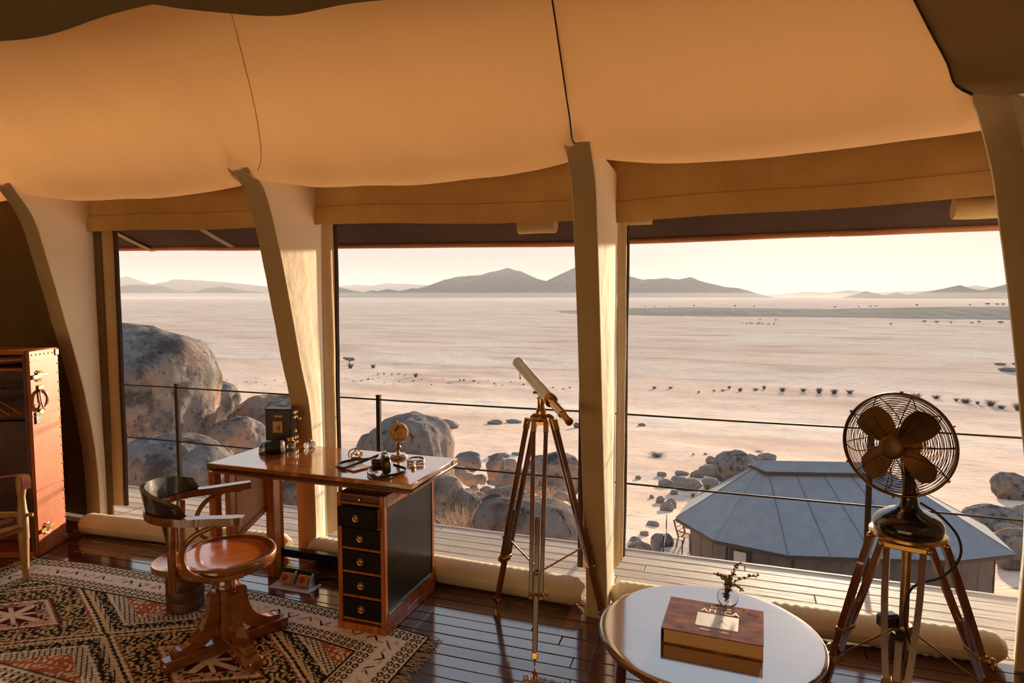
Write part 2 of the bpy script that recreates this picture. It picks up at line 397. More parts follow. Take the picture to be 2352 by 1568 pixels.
M['sand'] = layered('desert_sand', [(.78, .58, .46), (.84, .70, .585), (.56, .395, .30), (.60, .445, .345), (.22, .16, .125)],
                    [(.018, .42, .60), (.045, .50, .68), (.8, .48, .70), (3.0, .60, .70)], .95, .5, 2.2, .12, stretch=(.45, 1.0, 1.0), rnd=False)
M['hill'] = layered('mountain_rock', [(.13, .12, .12), (.18, .155, .145), (.09, .085, .085)], [(.002, .4, .6), (.008, .45, .65)], .95, .6, .006, 30.0, rnd=False)
M['shrub'] = mat('dry_shrub', (.13, .115, .09), .9, c2=(.24, .20, .155), scale=4)
M['grassy'] = mat('dry_grass', (.45, .32, .23), .9, c2=(.55, .42, .31), scale=3)
M['greenb'] = mat('olive_shrub', (.22, .20, .07), .9, c2=(.32, .28, .12), scale=4)

# ------------------------------------------------------------------ floor and deck, plank by plank
WALL_Y, DECK_Y0, DECK_Y1 = 3.58, 3.47, 4.26
random.seed(4)
def plank(name, parent, m, x0, x1, y0, y1, z1, t, ch):
    mb = MB().box(((x0 + x1) / 2, (y0 + y1) / 2, z1 - t / 2), (x1 - x0, y1 - y0, t), None, ch)
    return part(name, mb, m, parent, smooth=False)
fl = thing('floor', (-1.9, 0.0, -.03), 'polished dark red hardwood floor of the tent', None, kind='structure')
part('subfloor', MB().box((-1.9, 0.0, -.06), (9.4, 6.9, .06)), M['floorw'], fl, smooth=False)
part('near_boards', MB().box((-1.9, -.82, -.012), (9.3, 5.2, .024)), M['floorw'], fl, smooth=False)
y = 3.465; row = 0
while y > 1.82:
    x = -6.5 + random.uniform(-1.4, 0)
    while x < 2.7:
        L = random.uniform(1.5, 2.6); x1 = min(x + L, 2.72)
        xa = max(x, -6.5)
        if x1 - xa > .1: plank('plank', fl, M['floorw'], xa + .0015, x1 - .0015, y - .0845 + .0016, y - .0016, random.uniform(-.0008, .0008), .03, .0025)
        x += L
    y -= .0855; row += 1
dk = thing('deck', (-1.9, 3.87, -.03), 'weathered pale timber deck outside the tent', None, kind='structure')
y = DECK_Y1
for row in range(8):
    x = -7.4 + random.uniform(-1.5, 0)
    while x < 3.3:
        L = random.uniform(1.3, 2.9); x1 = min(x + L, 3.4); xa = max(x, -7.4)
        if x1 - xa > .1: plank('plank', dk, M['deckw'], xa + .002, x1 - .002, y - .1065 + .004, y - .004, -.004 + random.uniform(-.001, .001), .028, .003)
        x += L
    y -= .1065
for jx in np.arange(-7.2, 3.4, .9):
    part('joist', MB().box((jx, 3.84, -.11), (.05, .86, .15)), M['ntdark'], dk, smooth=False)
part('fascia', MB().box((-2.0, DECK_Y1 + .012, -.10), (10.8, .02, .2)), M['deckw'], dk, smooth=False)

# ------------------------------------------------------------------ tent lining
RIBX = [-6.45, -4.53, -2.585, -.665]
TIP = [(3.00, 2.41), (3.005, 2.405), (2.935, 2.372), (2.785, 2.335)]     # (Y, Z) where the lining is tied to each post
TIP_D = Vector((.765, 2.735, 2.395)); APEX = Vector((-.60, 1.37, 3.96))
def section(w, t, k):
    """points (Y, Z) of the lining from the wall head up to the ridge; w = slack between the posts"""
    y0, z0 = t
    P = [(3.62, 2.47), (3.30, 2.42 - .07 * w), (y0 + .15 * w, z0 - .105 * w), (y0 - .12 + .13 * w, z0 + .10 - .045 * w), (y0 - .40 + .10 * w, z0 + .46 - .05 * w), (y0 - .85 + .07 * w, z0 + 1.0 - .05 * w), (1.0, 4.42), (.15, 5.4)]
    return [(p.x, p.y) for p in crom([(a, b, 0) for a, b in P], k)]
roof = thing('ceiling', (-2.0, 2.0, 2.3), 'sagging tan canvas lining of the tent roof', None, kind='structure')
for i in range(3):
    rows = []
    for j in range(33):
        s_ = j / 32; w = (4 * s_ * (1 - s_)) ** .42
        t = tuple(np.array(TIP[i]) * (1 - s_) + np.array(TIP[i + 1]) * s_); x = RIBX[i] * (1 - s_) + RIBX[i + 1] * s_
        sec = section(w, t, 7); R = []
        for k, (yy, zz) in enumerate(sec):
            wr = .010 * math.sin((s_ * 9 + k * .16) * 2.2 + i) * w * math.exp(-((k - 22) / 14.0) ** 2) + .020 * ns(x * 1.3, yy * 1.3, zz * 1.3)
            # creases fanning out of the tie point
            d_ = min(s_, 1 - s_); wr += .020 * math.sin(26 * d_ + .35 * k) * math.exp(-d_ * 7) * math.exp(-((k - 19) / 7.0) ** 2)
            R.append(Vector((x, yy + wr * .7, zz + wr * .7)))
        rows.append(R)
    part('roof_panel', MB().grid(rows), M['roof'], roof, angle=80)
# third bay narrows to the apex along the hip of the corner post
rows = []
for j in range(41):
    s_ = j / 40; w = (4 * s_ * (1 - s_)) ** .42; R = []
    t = tuple(np.array(TIP[3]) * (1 - s_) + np.array((TIP_D.y, TIP_D.z)) * s_)
    sec = section(w, t, 7)
    for k, (yy, zz) in enumerate(sec):
        if yy < 1.37: yy, zz = 1.37, 3.96
        xl = RIBX[3]
        xr = TIP_D.x - max(0, TIP_D.y - yy) * 1.0 if yy < TIP_D.y else TIP_D.x + (yy - TIP_D.y) * .53
        xr = max(xr, xl + .02)
        x = xl * (1 - s_) + xr * s_
        d_ = min(s_, 1 - s_); wr = .010 * ns(x * 1.5, yy * 1.5, zz * 1.5) + .022 * math.sin(24 * d_ + .4 * k) * math.exp(-d_ * 6) * math.exp(-((k - 19) / 7.0) ** 2)
        R.append(Vector((x, yy + wr * .7, zz + wr * .7)))
    rows.append(R)
part('roof_panel', MB().grid(rows), M['roof'], roof, angle=80)
hip = [p for p in rows[-1][14:] if p.y > 1.372] + [APEX]
TIP_E = Vector((2.05, 1.45, 2.395))
rows = []
for j in range(25):
    s_ = j / 24; w = (4 * s_ * (1 - s_)) ** .5; R = []
    for k in range(len(hip)):
        q = (hip[0].y - hip[k].y) / (hip[0].y - APEX.y); a = hip[k]; b_ = TIP_E.lerp(APEX, q); p = a.lerp(b_, s_)
        R.append(p + Vector((.05, .05, -.06)) * w * (1 - q))
    rows.append(R)
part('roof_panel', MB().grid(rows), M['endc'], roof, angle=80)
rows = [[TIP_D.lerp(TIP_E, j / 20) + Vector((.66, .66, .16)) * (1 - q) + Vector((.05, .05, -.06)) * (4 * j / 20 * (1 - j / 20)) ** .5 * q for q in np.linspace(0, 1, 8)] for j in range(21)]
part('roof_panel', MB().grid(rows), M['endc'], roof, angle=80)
for (x0, x1) in ((-6.45, -4.545), (-4.545, -2.595), (-2.595, -.6), (-.6, 2.75)):
    rows = [[Vector((x0 + (x1 - x0) * j / 10, .15 - 3.6 * q if x1 < 0 else 1.37 - 4.8 * q, 5.4 - 3.0 * q if x1 < 0 else 3.96 - 1.5 * q)) for q in np.linspace(0, 1, 10)] for j in range(11)]
    part('roof_panel', MB().grid(rows), M['roof'], roof, angle=80)
rows = [[APEX.lerp(TIP_E, j / 8).lerp(Vector((2.75, -3.4, 2.46)).lerp(Vector((-.6, -3.4, 2.46)), 1 - j / 8), q) for q in np.linspace(0, 1, 6)] for j in range(9)]
part('roof_panel', MB().grid(rows), M['roof'], roof, angle=80)
# stitched rib seams
for i in (1, 3):
    sec = section(0, TIP[i], 7)[14:]
    part('seam', MB().tube([(RIBX[i], a - .004, b - .004) for a, b in sec], .0032, 6), M['trimdark'], roof)
part('seam', MB().tube([p + Vector((-.003, -.003, -.004)) for p in hip], .0038, 6), M['trimdark'], roof)
def lining_pt(i, s_, k):
    w = (4 * s_ * (1 - s_)) ** .42; t = tuple(np.array(TIP[i]) * (1 - s_) + np.array(TIP[i + 1]) * s_)
    yy, zz = section(w, t, 7)[k]; return Vector((RIBX[i] * (1 - s_) + RIBX[i + 1] * s_, yy - .003, zz - .004))
part('seam', MB().tube([lining_pt(2, .07 + .012 * (k - 18), k) for k in range(18, 40)], .002, 5), M['valance'], roof)

# swagged inner canvas hanging from the roof nearer the camera
sw = thing('canvas_swag', (-2.2, 1.9, 2.4), 'dark swagged canvas hanging across the upper corner of the roof', 'drape')
def swag(pa, pm, pb, Y):
    a, m_, b_ = at_y(pa[0], pa[1], Y), at_y(pm[0], pm[1], Y), at_y(pb[0], pb[1], Y)
    low = crom([a, m_, b_], 12); rows = []
    for i, p in enumerate(low):
        rows.append([Vector((p.x, p.y + .008 * math.sin(i * .55) * (1 - q) + q * -.12, p.z + (max(3.55, p.z + .1) - p.z) * q)) for q in np.linspace(0, 1, 8)])
    return MB().grid(rows).thick(.006)
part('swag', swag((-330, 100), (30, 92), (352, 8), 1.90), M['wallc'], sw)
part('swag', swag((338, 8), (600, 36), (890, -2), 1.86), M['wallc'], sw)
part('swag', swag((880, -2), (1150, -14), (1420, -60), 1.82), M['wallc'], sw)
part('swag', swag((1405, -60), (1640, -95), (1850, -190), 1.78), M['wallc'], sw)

# ------------------------------------------------------------------ walls
rows = [[Vector((x, 3.60 + .012 * math.sin(x * 7), z)) for z in np.linspace(0, 2.5, 8)] for x in np.linspace(-6.4, -4.42, 24)]
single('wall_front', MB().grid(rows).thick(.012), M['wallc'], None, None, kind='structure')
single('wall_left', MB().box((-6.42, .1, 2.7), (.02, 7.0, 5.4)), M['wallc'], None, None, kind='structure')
single('wall_back', MB().box((-1.9, -3.42, 1.25), (9.1, .02, 2.5)), M['canvas'], None, None, kind='structure')
single('wall_right', MB().add([(2.66, 2.2, 0), (2.66, -3.4, 0), (2.66, -3.4, 2.5), (2.66, 2.2, 2.62)], [(0, 1, 2, 3)]).thick(.012), M['canvas'], None, None, kind='structure')
single('wall_corner', MB().add([(2.66, 2.2, 0), (1.36, 3.60, 0), (1.36, 3.60, 2.62), (2.66, 2.2, 2.62)], [(0, 1, 2, 3)]).thick(.012), M['canvas'], None, None, kind='structure')

rows = [[Vector((x, 3.612 + .01 * math.sin(x * 6), z)) for z in np.linspace(2.20, 2.75, 4)] for x in np.linspace(-4.5, 1.5, 40)]
single('trim_1', MB().grid(rows).thick(.006), M['valance'], None, None, kind='structure')
# ------------------------------------------------------------------ canvas wrapped posts
def fin(name, prof, wall_y, x, th, label):
    """post cover: profile (Y, Z) of the inner edge from top to foot"""
    t = thing(name, (x, wall_y, 0), label, 'tent post')
    inner = crom([(0, a, b) for a, b in prof], 8); n = len(inner)
    for sgn, nm in ((-1, 'side_panel'), (1, 'side_panel')):
        rows = []
        for i, p in enumerate(inner):
            R = []
            for q in np.linspace(0, 1, 10):
                yy = p.y + (wall_y - p.y) * q
                wr = .012 * math.sin(math.pi * q) * (1 + .8 * ns(q * 5 + x, p.z * 2.2, sgn * 3.0)) + .004 * math.sin(q * 21 + p.z * 2) * q
                R.append(Vector((x + sgn * (th / 2 + (th * .22) * (1 - q) - .006 * q + wr * .6), yy, p.z)))
            rows.append(R)
        part(nm, MB().grid(rows).thick(.004), M['canvas'], t, angle=70)
    rows = []
    for i, p in enumerate(inner):
        pu = .004 * ns(x, p.z * 14, 1.7)
        rows.append([Vector((x + a * (th * .72 + .004), p.y - .006 - .006 * (1 - a * a) + pu, p.z)) for a in np.linspace(-1, 1, 7)])
    part('front_band', MB().grid(rows).thick(.005), M['flap'], t, angle=70)
    for sgn in (-1, 1):
        part('piping', MB().tube([(x + sgn * (th * .72 + .004), p.y - .004, p.z) for p in inner], .0042, 6), M['canvas'], t)
    return t
fin('tent_post', [(3.01, 2.41), (3.15, 2.20), (3.23, 1.92), (3.31, 1.60), (3.43, 1.09), (3.50, .67), (3.53, .30), (3.53, 0)], 3.62, -4.527, .085, 'canvas covered post beside the leather wardrobe trunk')
fin('tent_post', [(2.935, 2.375), (3.06, 2.28), (3.16, 2.02), (3.26, 1.64), (3.35, 1.26), (3.43, .95), (3.46, .45), (3.465, 0)], 3.62, -2.578, .085, 'canvas covered post rising behind the writing desk')
fin('tent_post', [(2.775, 2.335), (2.90, 2.19), (2.96, 1.94), (3.03, 1.58), (3.09, 1.22), (3.19, .65), (3.27, .25), (3.29, 0)], 3.62, -.655, .066, 'canvas covered post behind the telescope tripod')
# corner post, set on the diagonal
def corner_post():
    E_ = crom([at_y(2228, 207, 2.735), at_y(2256, 290, 2.93), at_y(2282, 400, 3.08), at_y(2296, 500, 3.17), at_y(2312, 620, 3.25), at_y(2330, 780, 3.33), at_y(2346, 950, 3.38), at_y(2362, 1180, 3.41), Vector((1.235, 3.42, 0))], 6)
    t = thing('tent_post', (1.3, 3.6, 0), 'broad canvas covered corner post at the edge by the standing fan', 'tent post')
    bw_ = Vector((.112, .02, 0))
    def wr(p, q, k): return .012 * math.sin(math.pi * q) * (1 + .8 * ns(q * 6, p.z * 3, k))
    rows = [[p.lerp(Vector((max(1.31, p.x + .03), 3.62, p.z)), q) + Vector((-1, -.2, 0)) * wr(p, q, 2.0) for q in np.linspace(0, 1, 10)] for p in E_]
    part('side_panel', MB().grid(rows).thick(.004), M['canvas'], t, angle=70)
    rows = [[(p + bw_).lerp(Vector((1.44, 3.60, p.z)), q) + Vector((.8, -.2, 0)) * wr(p, q, 5.0) for q in np.linspace(0, 1, 10)] for p in E_]
    part('side_panel', MB().grid(rows).thick(.004), M['canvas'], t, angle=70)
    rows = [[p + bw_ * a + Vector((0, -.006 - .006 * math.sin(math.pi * a) + .005 * ns(p.z * 12, 2.2, .3), 0)) for a in np.linspace(-.04, 1.04, 8)] for p in E_]
    part('front_band', MB().grid(rows).thick(.005), M['flap'], t, angle=70)
    for a in (-.04, 1.04): part('piping', MB().tube([p + bw_ * a + Vector((0, -.004, 0)) for p in E_], .0042, 6), M['canvas'], t)
corner_post()

# ------------------------------------------------------------------ side flaps tied back at the posts
def flap(p0, p1, label, zb=.10, curl=0.0):
    """canvas flap from its fixed edge p0 to its free edge p1 (plan positions), bound with dark webbing"""
    a, b = Vector((p0[0], p0[1], 0)), Vector((p1[0], p1[1], 0)); d = (b - a).normalized(); nn_ = Vector((d.y, -d.x, 0))
    if nn_.y > 0: nn_ = -nn_
    t = thing('side_flap', (p0[0], p0[1], zb), label, 'curtain', 'canvas flaps tied back beside the openings')
    rows = []; zs = np.linspace(2.17, zb, 30)
    for z in zs:
        sh = curl * max(0, (.55 - z)) ** 2; R = []
        for q in np.linspace(0, 1, 12):
            R.append(a.lerp(b, q) - d * sh * q + nn_ * (.016 * math.sin(math.pi * q) + .004 * math.sin(q * 9 + z * 1.5) + .005 * ns(q * 3, z * 3, a.x)) + Vector((0, 0, z)))
        rows.append(R)
    part('cloth', MB().grid(rows).thick(.004), M['flap'], t, angle=75)
    E = [R[-1] for R in rows]
    part('dark_border', MB().grid([[p - d * .004 - nn_ * .004, p + d * .006 + nn_ * .012, p + d * .030 + nn_ * .014, p + d * .036 - nn_ * .004] for p in E]).thick(.005), M['trimdark'], t, label='dark brown webbing border')
flap((-4.490, 3.615), (-4.345, 3.635), 'narrow canvas flap beside the trunk end post')
flap((-2.540, 3.615), (-2.528, 3.735), 'canvas flap hanging behind the inkwells on the desk')
flap((-.690, 3.62), (-.810, 3.65), 'canvas flap behind the telescope eyepiece')
flap((-.626, 3.615), (-.604, 3.79), 'canvas flap curling in behind the round table', curl=.12, zb=.14)

# ------------------------------------------------------------------ valances over the openings
def valance(x0, x1, zb0, zb1, label):
    t = thing('valance', ((x0 + x1) / 2, 3.55, zb0), label, 'valance', 'canvas valances over the openings')
    def pt(x, z, lift):
        s_ = (x - x0) / (x1 - x0)
        wr = .014 * math.sin(x * 5.1 + z * 9) * ns(x * 2, z * 2, .5) * 2 + .022 * ns(x * 3.2 + z * 4.2, z * 5 - x * 2.5, 3.1)
        return Vector((x, 3.555 - lift + wr, z))
    zb = lambda x: zb0 + (zb1 - zb0) * (x - x0) / (x1 - x0) + .006 * math.sin((x - x0) * 4.2)
    rows = [[pt(x, 2.56 + (zb(x) + .11 - 2.56) * q, 0) for q in np.linspace(0, 1, 12)] for x in np.linspace(x0, x1, 60)]
    part('upper_cloth', MB().grid(rows).thick(.004), M['valance'], t, angle=75)
    rows = [[pt(x, zb(x) + .112 * (1 - q), .005 + .008 * math.sin(math.pi * q)) for q in np.linspace(0, 1, 8)] for x in np.linspace(x0, x1, 60)]
    part('hem_seam', MB().tube([pt(x, zb(x) + .112, .010) for x in np.linspace(x0, x1, 60)], .0022, 5), M['endc'], t)
    part('hem_band', MB().grid(rows).thick(.005), M['valance'], t, angle=75)
valance(-4.49, -2.645, 2.145, 2.125, 'canvas valance above the opening with the big boulder')
valance(-2.545, -.74, 2.13, 2.09, 'canvas valance above the opening behind the desk globe')
valance(-.63, 1.30, 2.075, 2.14, 'canvas valance above the opening with the low sun')

# ------------------------------------------------------------------ rolled canvas along the foot of each opening
def bolster(a, b, r, label, seed):
    a, b = Vector(a), Vector(b); rows = []; N = 170
    for i in range(N + 1):
        s_ = i / N; p = a.lerp(b, s_); e = min(s_, 1 - s_) * (b - a).length
        rr = r * (1 if e > .06 else .55 + .45 * math.sin(e / .06 * math.pi / 2))
        rr *= 1 + .05 * ns(p.x * 3, seed, 0)
        d = (b - a).normalized(); u = Vector((0, 0, 1)); w = d.cross(u)
        R = []
        for k in range(19):
            an = 2 * math.pi * k / 18
            pl = 1 + .055 * math.sin(p.x * 135 + 2.5 * math.sin(an) + 3 * ns(p.x * 4, seed, 1)) * (.35 + .65 * max(0, math.sin(an))) * max(.15, ns(p.x * 2.3, seed, 9) + .45)
            R.append(p + (u * math.sin(an) * .9 + w * math.cos(an)) * rr * pl)
        rows.append(R)
    mb = MB().grid(rows); mb.add(rows[0][:-1], [tuple(range(18))]); mb.add(rows[-1][:-1], [tuple(range(18))])
    return single('canvas_bolster', mb, M['bolster'], label, 'bolster', 'rolled canvas bolsters along the openings', angle=70)
bolster((-4.36, 3.31, .072), (-2.69, 3.42, .072), .078, 'rolled canvas bolster on the floor beside the trunk', 1.0)
bolster((-2.53, 3.435, .075), (-.75, 3.385, .075), .082, 'rolled canvas bolster running behind the desk pedestal to the telescope', 2.0)
bolster((-.60, 3.43, .072), (1.2, 3.46, .072), .078, 'rolled canvas bolster behind the round table and fan', 3.0)

# ------------------------------------------------------------------ awning outside: dark cloth, straps, eave pole
aw = thing('awning', (-1.9, 4.2, 2.0), 'dark brown awning cloth with straps over the deck', 'awning')
beam = crom([(-7.2, 4.22, 2.085), (-5.02, 4.22, 2.078), (-3.5, 4.22, 2.050), (-2.8, 4.22, 2.048), (-1.0, 4.22, 2.022), (-.65, 4.22, 2.028), (1.34, 4.22, 2.052), (2.3, 4.22, 2.055)], 6)
def beam_z(x): return float(np.interp(x, [p.x for p in beam], [p.z for p in beam]))
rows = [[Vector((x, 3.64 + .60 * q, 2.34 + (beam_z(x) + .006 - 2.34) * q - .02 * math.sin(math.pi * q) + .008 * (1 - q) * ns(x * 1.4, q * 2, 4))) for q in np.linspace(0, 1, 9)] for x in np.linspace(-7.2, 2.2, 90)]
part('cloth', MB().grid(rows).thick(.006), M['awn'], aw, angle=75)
flyp = crom([(0, 3.66, 2.37), (0, 3.42, 2.62), (0, 3.16, 2.89), (0, 2.72, 3.34), (0, 2.2, 3.86), (0, 1.0, 5.06), (0, .15, 5.8)], 6)
part('outer_fly', MB().grid([[Vector((x, p.y, p.z)) for p in flyp] for x in np.linspace(-7.2, 2.4, 40)]), M['fly'], aw, angle=75, label='outer roof fly above the lining')
part('top_shade_sheet', MB().grid([[Vector((x, p.y + .03, p.z + .03)) for p in flyp if p.z > 3.02] for x in np.linspace(-7.2, 2.4, 40)]), M['shadec'], aw, angle=75)  # unseen sheet added over the fly to darken the upper lining
def strap(x, w=.06, dx=.06):
    part('strap', MB().grid([[Vector((x + dx * q + a, 3.64 + .60 * q, 2.328 - .275 * q - .02 * math.sin(math.pi * q))) for q in np.linspace(0, 1, 7)] for a in (0, w)]).thick(.004), M['awnstrap'], aw)
for sx in (-4.72, -3.86, -2.95, -2.13, -1.2): strap(sx)
part('eave_pole', MB().tube([p + Vector((0, 0, .004 * ns(p.x * 2, 0, 0))) for p in beam], .020, 10), M['beamw'], aw, label='reddish wooden eave pole')
def blind_roll(x0, x1, z, label):
    single('rolled_blind', MB().tube([(x, 3.78, z + .006 * ns(x * 5, 1, 1)) for x in np.linspace(x0, x1, 9)], .052, 16), M['flap'], label, 'blind')
blind_roll(-1.25, -1.02, 2.105, 'short roll of tan canvas under the awning by the telescope')
blind_roll(-.60, -.46, 2.135, 'stub of rolled canvas under the awning beside the middle post')
blind_roll(1.0, 1.25, 2.11, 'rolled canvas under the awning by the corner post')

# ------------------------------------------------------------------ deck railing
rl = thing('deck_railing', (-1.8, 4.22, 0), 'black steel deck railing with two thin cables', 'railing')
for px in (-6.3, -4.405, -2.488, -.865, .759, 2.38):
    p = part('post', MB().box((px, 4.215, .472), (.030, .030, .944), None, .003).box((px, 4.215, .945), (.034, .034, .006)), M['railm'], rl)
for z in (.915, .458):
    part('cable', MB().tube([(x, 4.215, z - .004 * math.sin(math.pi * ((x + 6.3) % 1.8) / 1.8)) for x in np.linspace(-6.4, 2.5, 40)], .0062, 6), M['railm'], rl)
# ------------------------------------------------------------------ desert ground
_gy = [-40, 0, 4, 6, 10, 16, 21, 24, 30, 46, 80, 120, 180, 300, 600, 1200, 5000, 20000]
_gz = [-.3, -.7, -.9, -1.9, -3.6, -5.7, -7.3, -8.05, -9.2, -11.6, -15.2, -18.6, -21.2, -22.6, -23, -23, -23, -23]
def ground_z(X, Y):
    z = float(np.interp(Y, _gy, _gz))
    if 2 < Y < 400:
        a = min(1, (Y - 2) / 10) * (1 if Y < 120 else max(0, (400 - Y) / 280))
        z += a * (.35 * mnoise.noise(Vector((X * .12, Y * .12, 0))) + .10 * mnoise.noise(Vector((X * .6, Y * .6, 3.0))))
        z += min(1, max(0, (X - 6.5) / 4)) * 1.1 * math.exp(-((Y - 22) / 12) ** 2)
        z -= min(1, max(0, (60 - Y) / 40)) * max(0, -(X + 6)) * .02
    if Y > 450:                                             # long low rise on the plain, seen in front of the hills
        u = X / max(Y, 1); side = 1 / (1 + math.exp(-(u - .02) * 60))
        z += 1.2 * mnoise.noise(Vector((X * .002, Y * .002, 5)))
    return z
def ground_at(px, py):
    d = ray(px, py); d = d / d[1]; o = np.array([0, 0, EYE]); Y = 5.0
    while Y < 9000:
        p = o + d * Y
        if p[2] <= ground_z(p[0], Y): break
        Y *= 1.012
    p = o + d * Y
    return Vector((p[0], Y, ground_z(p[0], Y)))
angs = np.concatenate([np.linspace(-180, -75, 22)[:-1], np.linspace(-75, 40, 231), np.linspace(40, 180, 30)[1:]])
rad = np.concatenate([[1.5, 3.0], np.geomspace(4.0, 30, 60), np.geomspace(30.8, 700, 90), np.geomspace(720, 2600, 50), np.geomspace(2700, 16000, 16)])
rows = []
for r in rad:
    R = []
    for a in angs:
        X, Y = r * math.sin(math.radians(a)), r * math.cos(math.radians(a))
        R.append(Vector((X, Y, ground_z(X, Y))))
    rows.append(R)
mb = MB().grid(rows)
gnd = link('ground', mb.mesh('ground', angle=180, recalc=False), M['sand']); tag(gnd, 'pale pink desert plain sloping away below the deck', None, kind='structure')

# ------------------------------------------------------------------ mountains
def ridge(pts, dist, depth, label, seed, m='hill', name='mountain_range', cat='mountains'):
    xs = [p[0] for p in pts]; ys = [p[1] for p in pts]
    x0, x1 = xs[0], xs[-1]; n = max(40, int((x1 - x0) / 5)); rows = []
    for i in range(n + 1):
        px = x0 + (x1 - x0) * i / n; py = float(np.interp(px, xs, ys))
        d = ray(px, py); d = d / d[1]; top = EYE + d[2] * dist
        h = max(2, top + 24) * (1 + .03 * fbm(px * .05, seed, 0, 4))
        ed = min(1, (px - x0) / 26, (x1 - px) / 26) if True else 1
        R = []
        for q in np.linspace(-1, 1, 25):
            Y = dist + q * depth * .5
            k = max(0, 1 - abs(q)) ** .85
            sp = 1 + .28 * fbm(px * .035 + q * 1.2, q * 2.4, seed, 4) * (1 - k) * 1.6 + .06 * fbm(px * .12, q * 6, seed + 5, 3)
            R.append(Vector((d[0] * dist * (1 + q * .02), Y, -25 + h * k * max(.1, sp if abs(q) > .02 else 1) * (ed if ed > 0 else 0))))
        rows.append(R)
    vs = MB().grid(rows)
    return single(name, vs, M[m], label, cat, angle=60)
ridge([(150, 668), (225, 660), (258, 650), (290, 634), (330, 648), (360, 656), (400, 641), (450, 643), (520, 648), (600, 656), (660, 662), (760, 672), (800, 686)], 9500, 2600, 'pale blue twin peaked mountain range above the big boulder', 1.0)
ridge([(140, 676), (215, 672), (262, 662), (300, 653), (370, 656), (405, 668), (445, 678), (470, 668), (510, 657), (560, 667), (620, 673), (700, 682), (740, 687)], 6000, 1500, 'darker grey rounded hills before the pale left range', 2.0)
ridge([(700, 676), (780, 657), (820, 653), (850, 656), (890, 650), (940, 652), (1000, 656), (1060, 664), (1140, 676)], 14000, 3200, 'faintest far range low on the horizon left of the main peak', 3.0)
ridge([(735, 672), (780, 659), (800, 664), (832, 674), (856, 666), (876, 670), (888, 663), (920, 669), (950, 661), (975, 669), (1010, 678), (1040, 687)], 5200, 1200, 'row of small jagged dark hills left of the main peak', 4.0)
ridge([(930, 682), (975, 662), (1020, 642), (1060, 634), (1105, 631), (1130, 624), (1165, 616), (1195, 622), (1235, 640), (1255, 645), (1290, 628), (1330, 610), (1380, 606), (1425, 622), (1450, 635), (1480, 642), (1530, 638), (1560, 641), (1585, 636), (1620, 648), (1665, 658), (1700, 662), (1750, 676), (1800, 688)], 6300, 1900, 'large grey mountain massif with the highest peak in the middle', 5.0)
ridge([(1160, 688), (1200, 668), (1250, 660), (1320, 664), (1380, 676), (1420, 688)], 5600, 1100, 'low foothill before the foot of the highest peak', 6.0)
ridge([(1690, 684), (1780, 676), (1850, 670), (1900, 672), (1950, 666), (2000, 672), (2120, 668), (2200, 660), (2240, 655), (2290, 662), (2380, 668), (2480, 680)], 13000, 3000, 'faint far range behind the right hand hills', 7.0)
ridge([(1935, 688), (1960, 678), (1988, 668), (2015, 674), (2035, 677), (2060, 671), (2085, 676), (2140, 668), (2205, 654), (2235, 665), (2262, 666), (2310, 652), (2352, 656), (2450, 670), (2560, 687)], 5200, 1500, 'dark hills rising beyond the fan', 8.0)

M['rise'] = layered('shaded_grass_rise', [(.42, .34, .265), (.52, .42, .33), (.34, .275, .215)], [(.01, .4, .6), (.05, .5, .7)], .95, .3, .3, .3, stretch=(.3, 1, 1), rnd=False)  # grass colour, darkened to carry the shade of the near slope
ridge([(1120, 716), (1300, 712), (1450, 706), (1600, 704), (1750, 706), (1900, 708), (2030, 705), (2150, 703), (2300, 702), (2420, 703), (2600, 706)], 930, 420, 'long low grassy rise, toned dark with shade, crossing the plain', 9.0, 'rise', 'low_rise', 'rise')
# haze lying over the plain
hz = MB().box((0, 9300, 185), (30000, 18000, 420))
hazem = bpy.data.materials.new('desert_haze'); hazem.use_nodes = True
hn, hl = hazem.node_tree.nodes, hazem.node_tree.links; hn.clear()
ho = hn.new('ShaderNodeOutputMaterial'); hv = hn.new('ShaderNodeVolumeScatter'); hv.inputs['Color'].default_value = (.86, .85, .86, 1)
hv.inputs['Density'].default_value = 0.55e-4; hv.inputs['Anisotropy'].default_value = .0
hl.new(hv.outputs[0], ho.inputs['Volume'])
tag(link('haze', hz.mesh('haze', smooth=False), hazem), 'thin morning haze over the desert plain', None, kind='stuff')
hz2 = MB().box((0, 4000, -8), (24000, 5200, 34))
hazem2 = hazem.copy(); hazem2.name = 'ground_mist'; hazem2.node_tree.nodes['Volume Scatter'].inputs['Density'].default_value = 0.7e-4
tag(link('haze', hz2.mesh('ground_mist', smooth=False), hazem2), 'pale ground mist at the foot of the mountains', None, kind='stuff')

# ------------------------------------------------------------------ boulders and rocks
_ico = {}
def ico(sub):
    if sub not in _ico:
        bm = bmesh.new(); bmesh.ops.create_icosphere(bm, subdivisions=sub, radius=1.0); bm.verts.index_update()
        _ico[sub] = ([v.co.copy() for v in bm.verts], [[v.index for v in f.verts] for f in bm.faces]); bm.free()
    return _ico[sub]
def rock_mesh(c, r, seed, sub=4, rough=.16, sq=2.6, tilt=0.0):
    V, Fc = ico(sub); out = []
    rot = Matrix.Rotation(tilt, 3, 'Y') @ Matrix.Rotation(seed * 1.7, 3, 'Z')
    for v in V:
        k = (abs(v.x) ** sq + abs(v.y) ** sq + abs(v.z) ** sq) ** (-1 / sq)
        p = v * k; p = Matrix.Rotation(tilt, 3, 'Y') @ p
        d = 1 + rough * (fbm(v.x * 1.1 + seed, v.y * 1.1, v.z * 1.1, 3) * .9) + rough * .18 * fbm(v.x * 5, v.y * 5 + seed, v.z * 5, 3)
        out.append(Vector(c) + Vector((p.x * r[0], p.y * r[1], p.z * r[2])) * d)
    return MB().add(out, Fc)
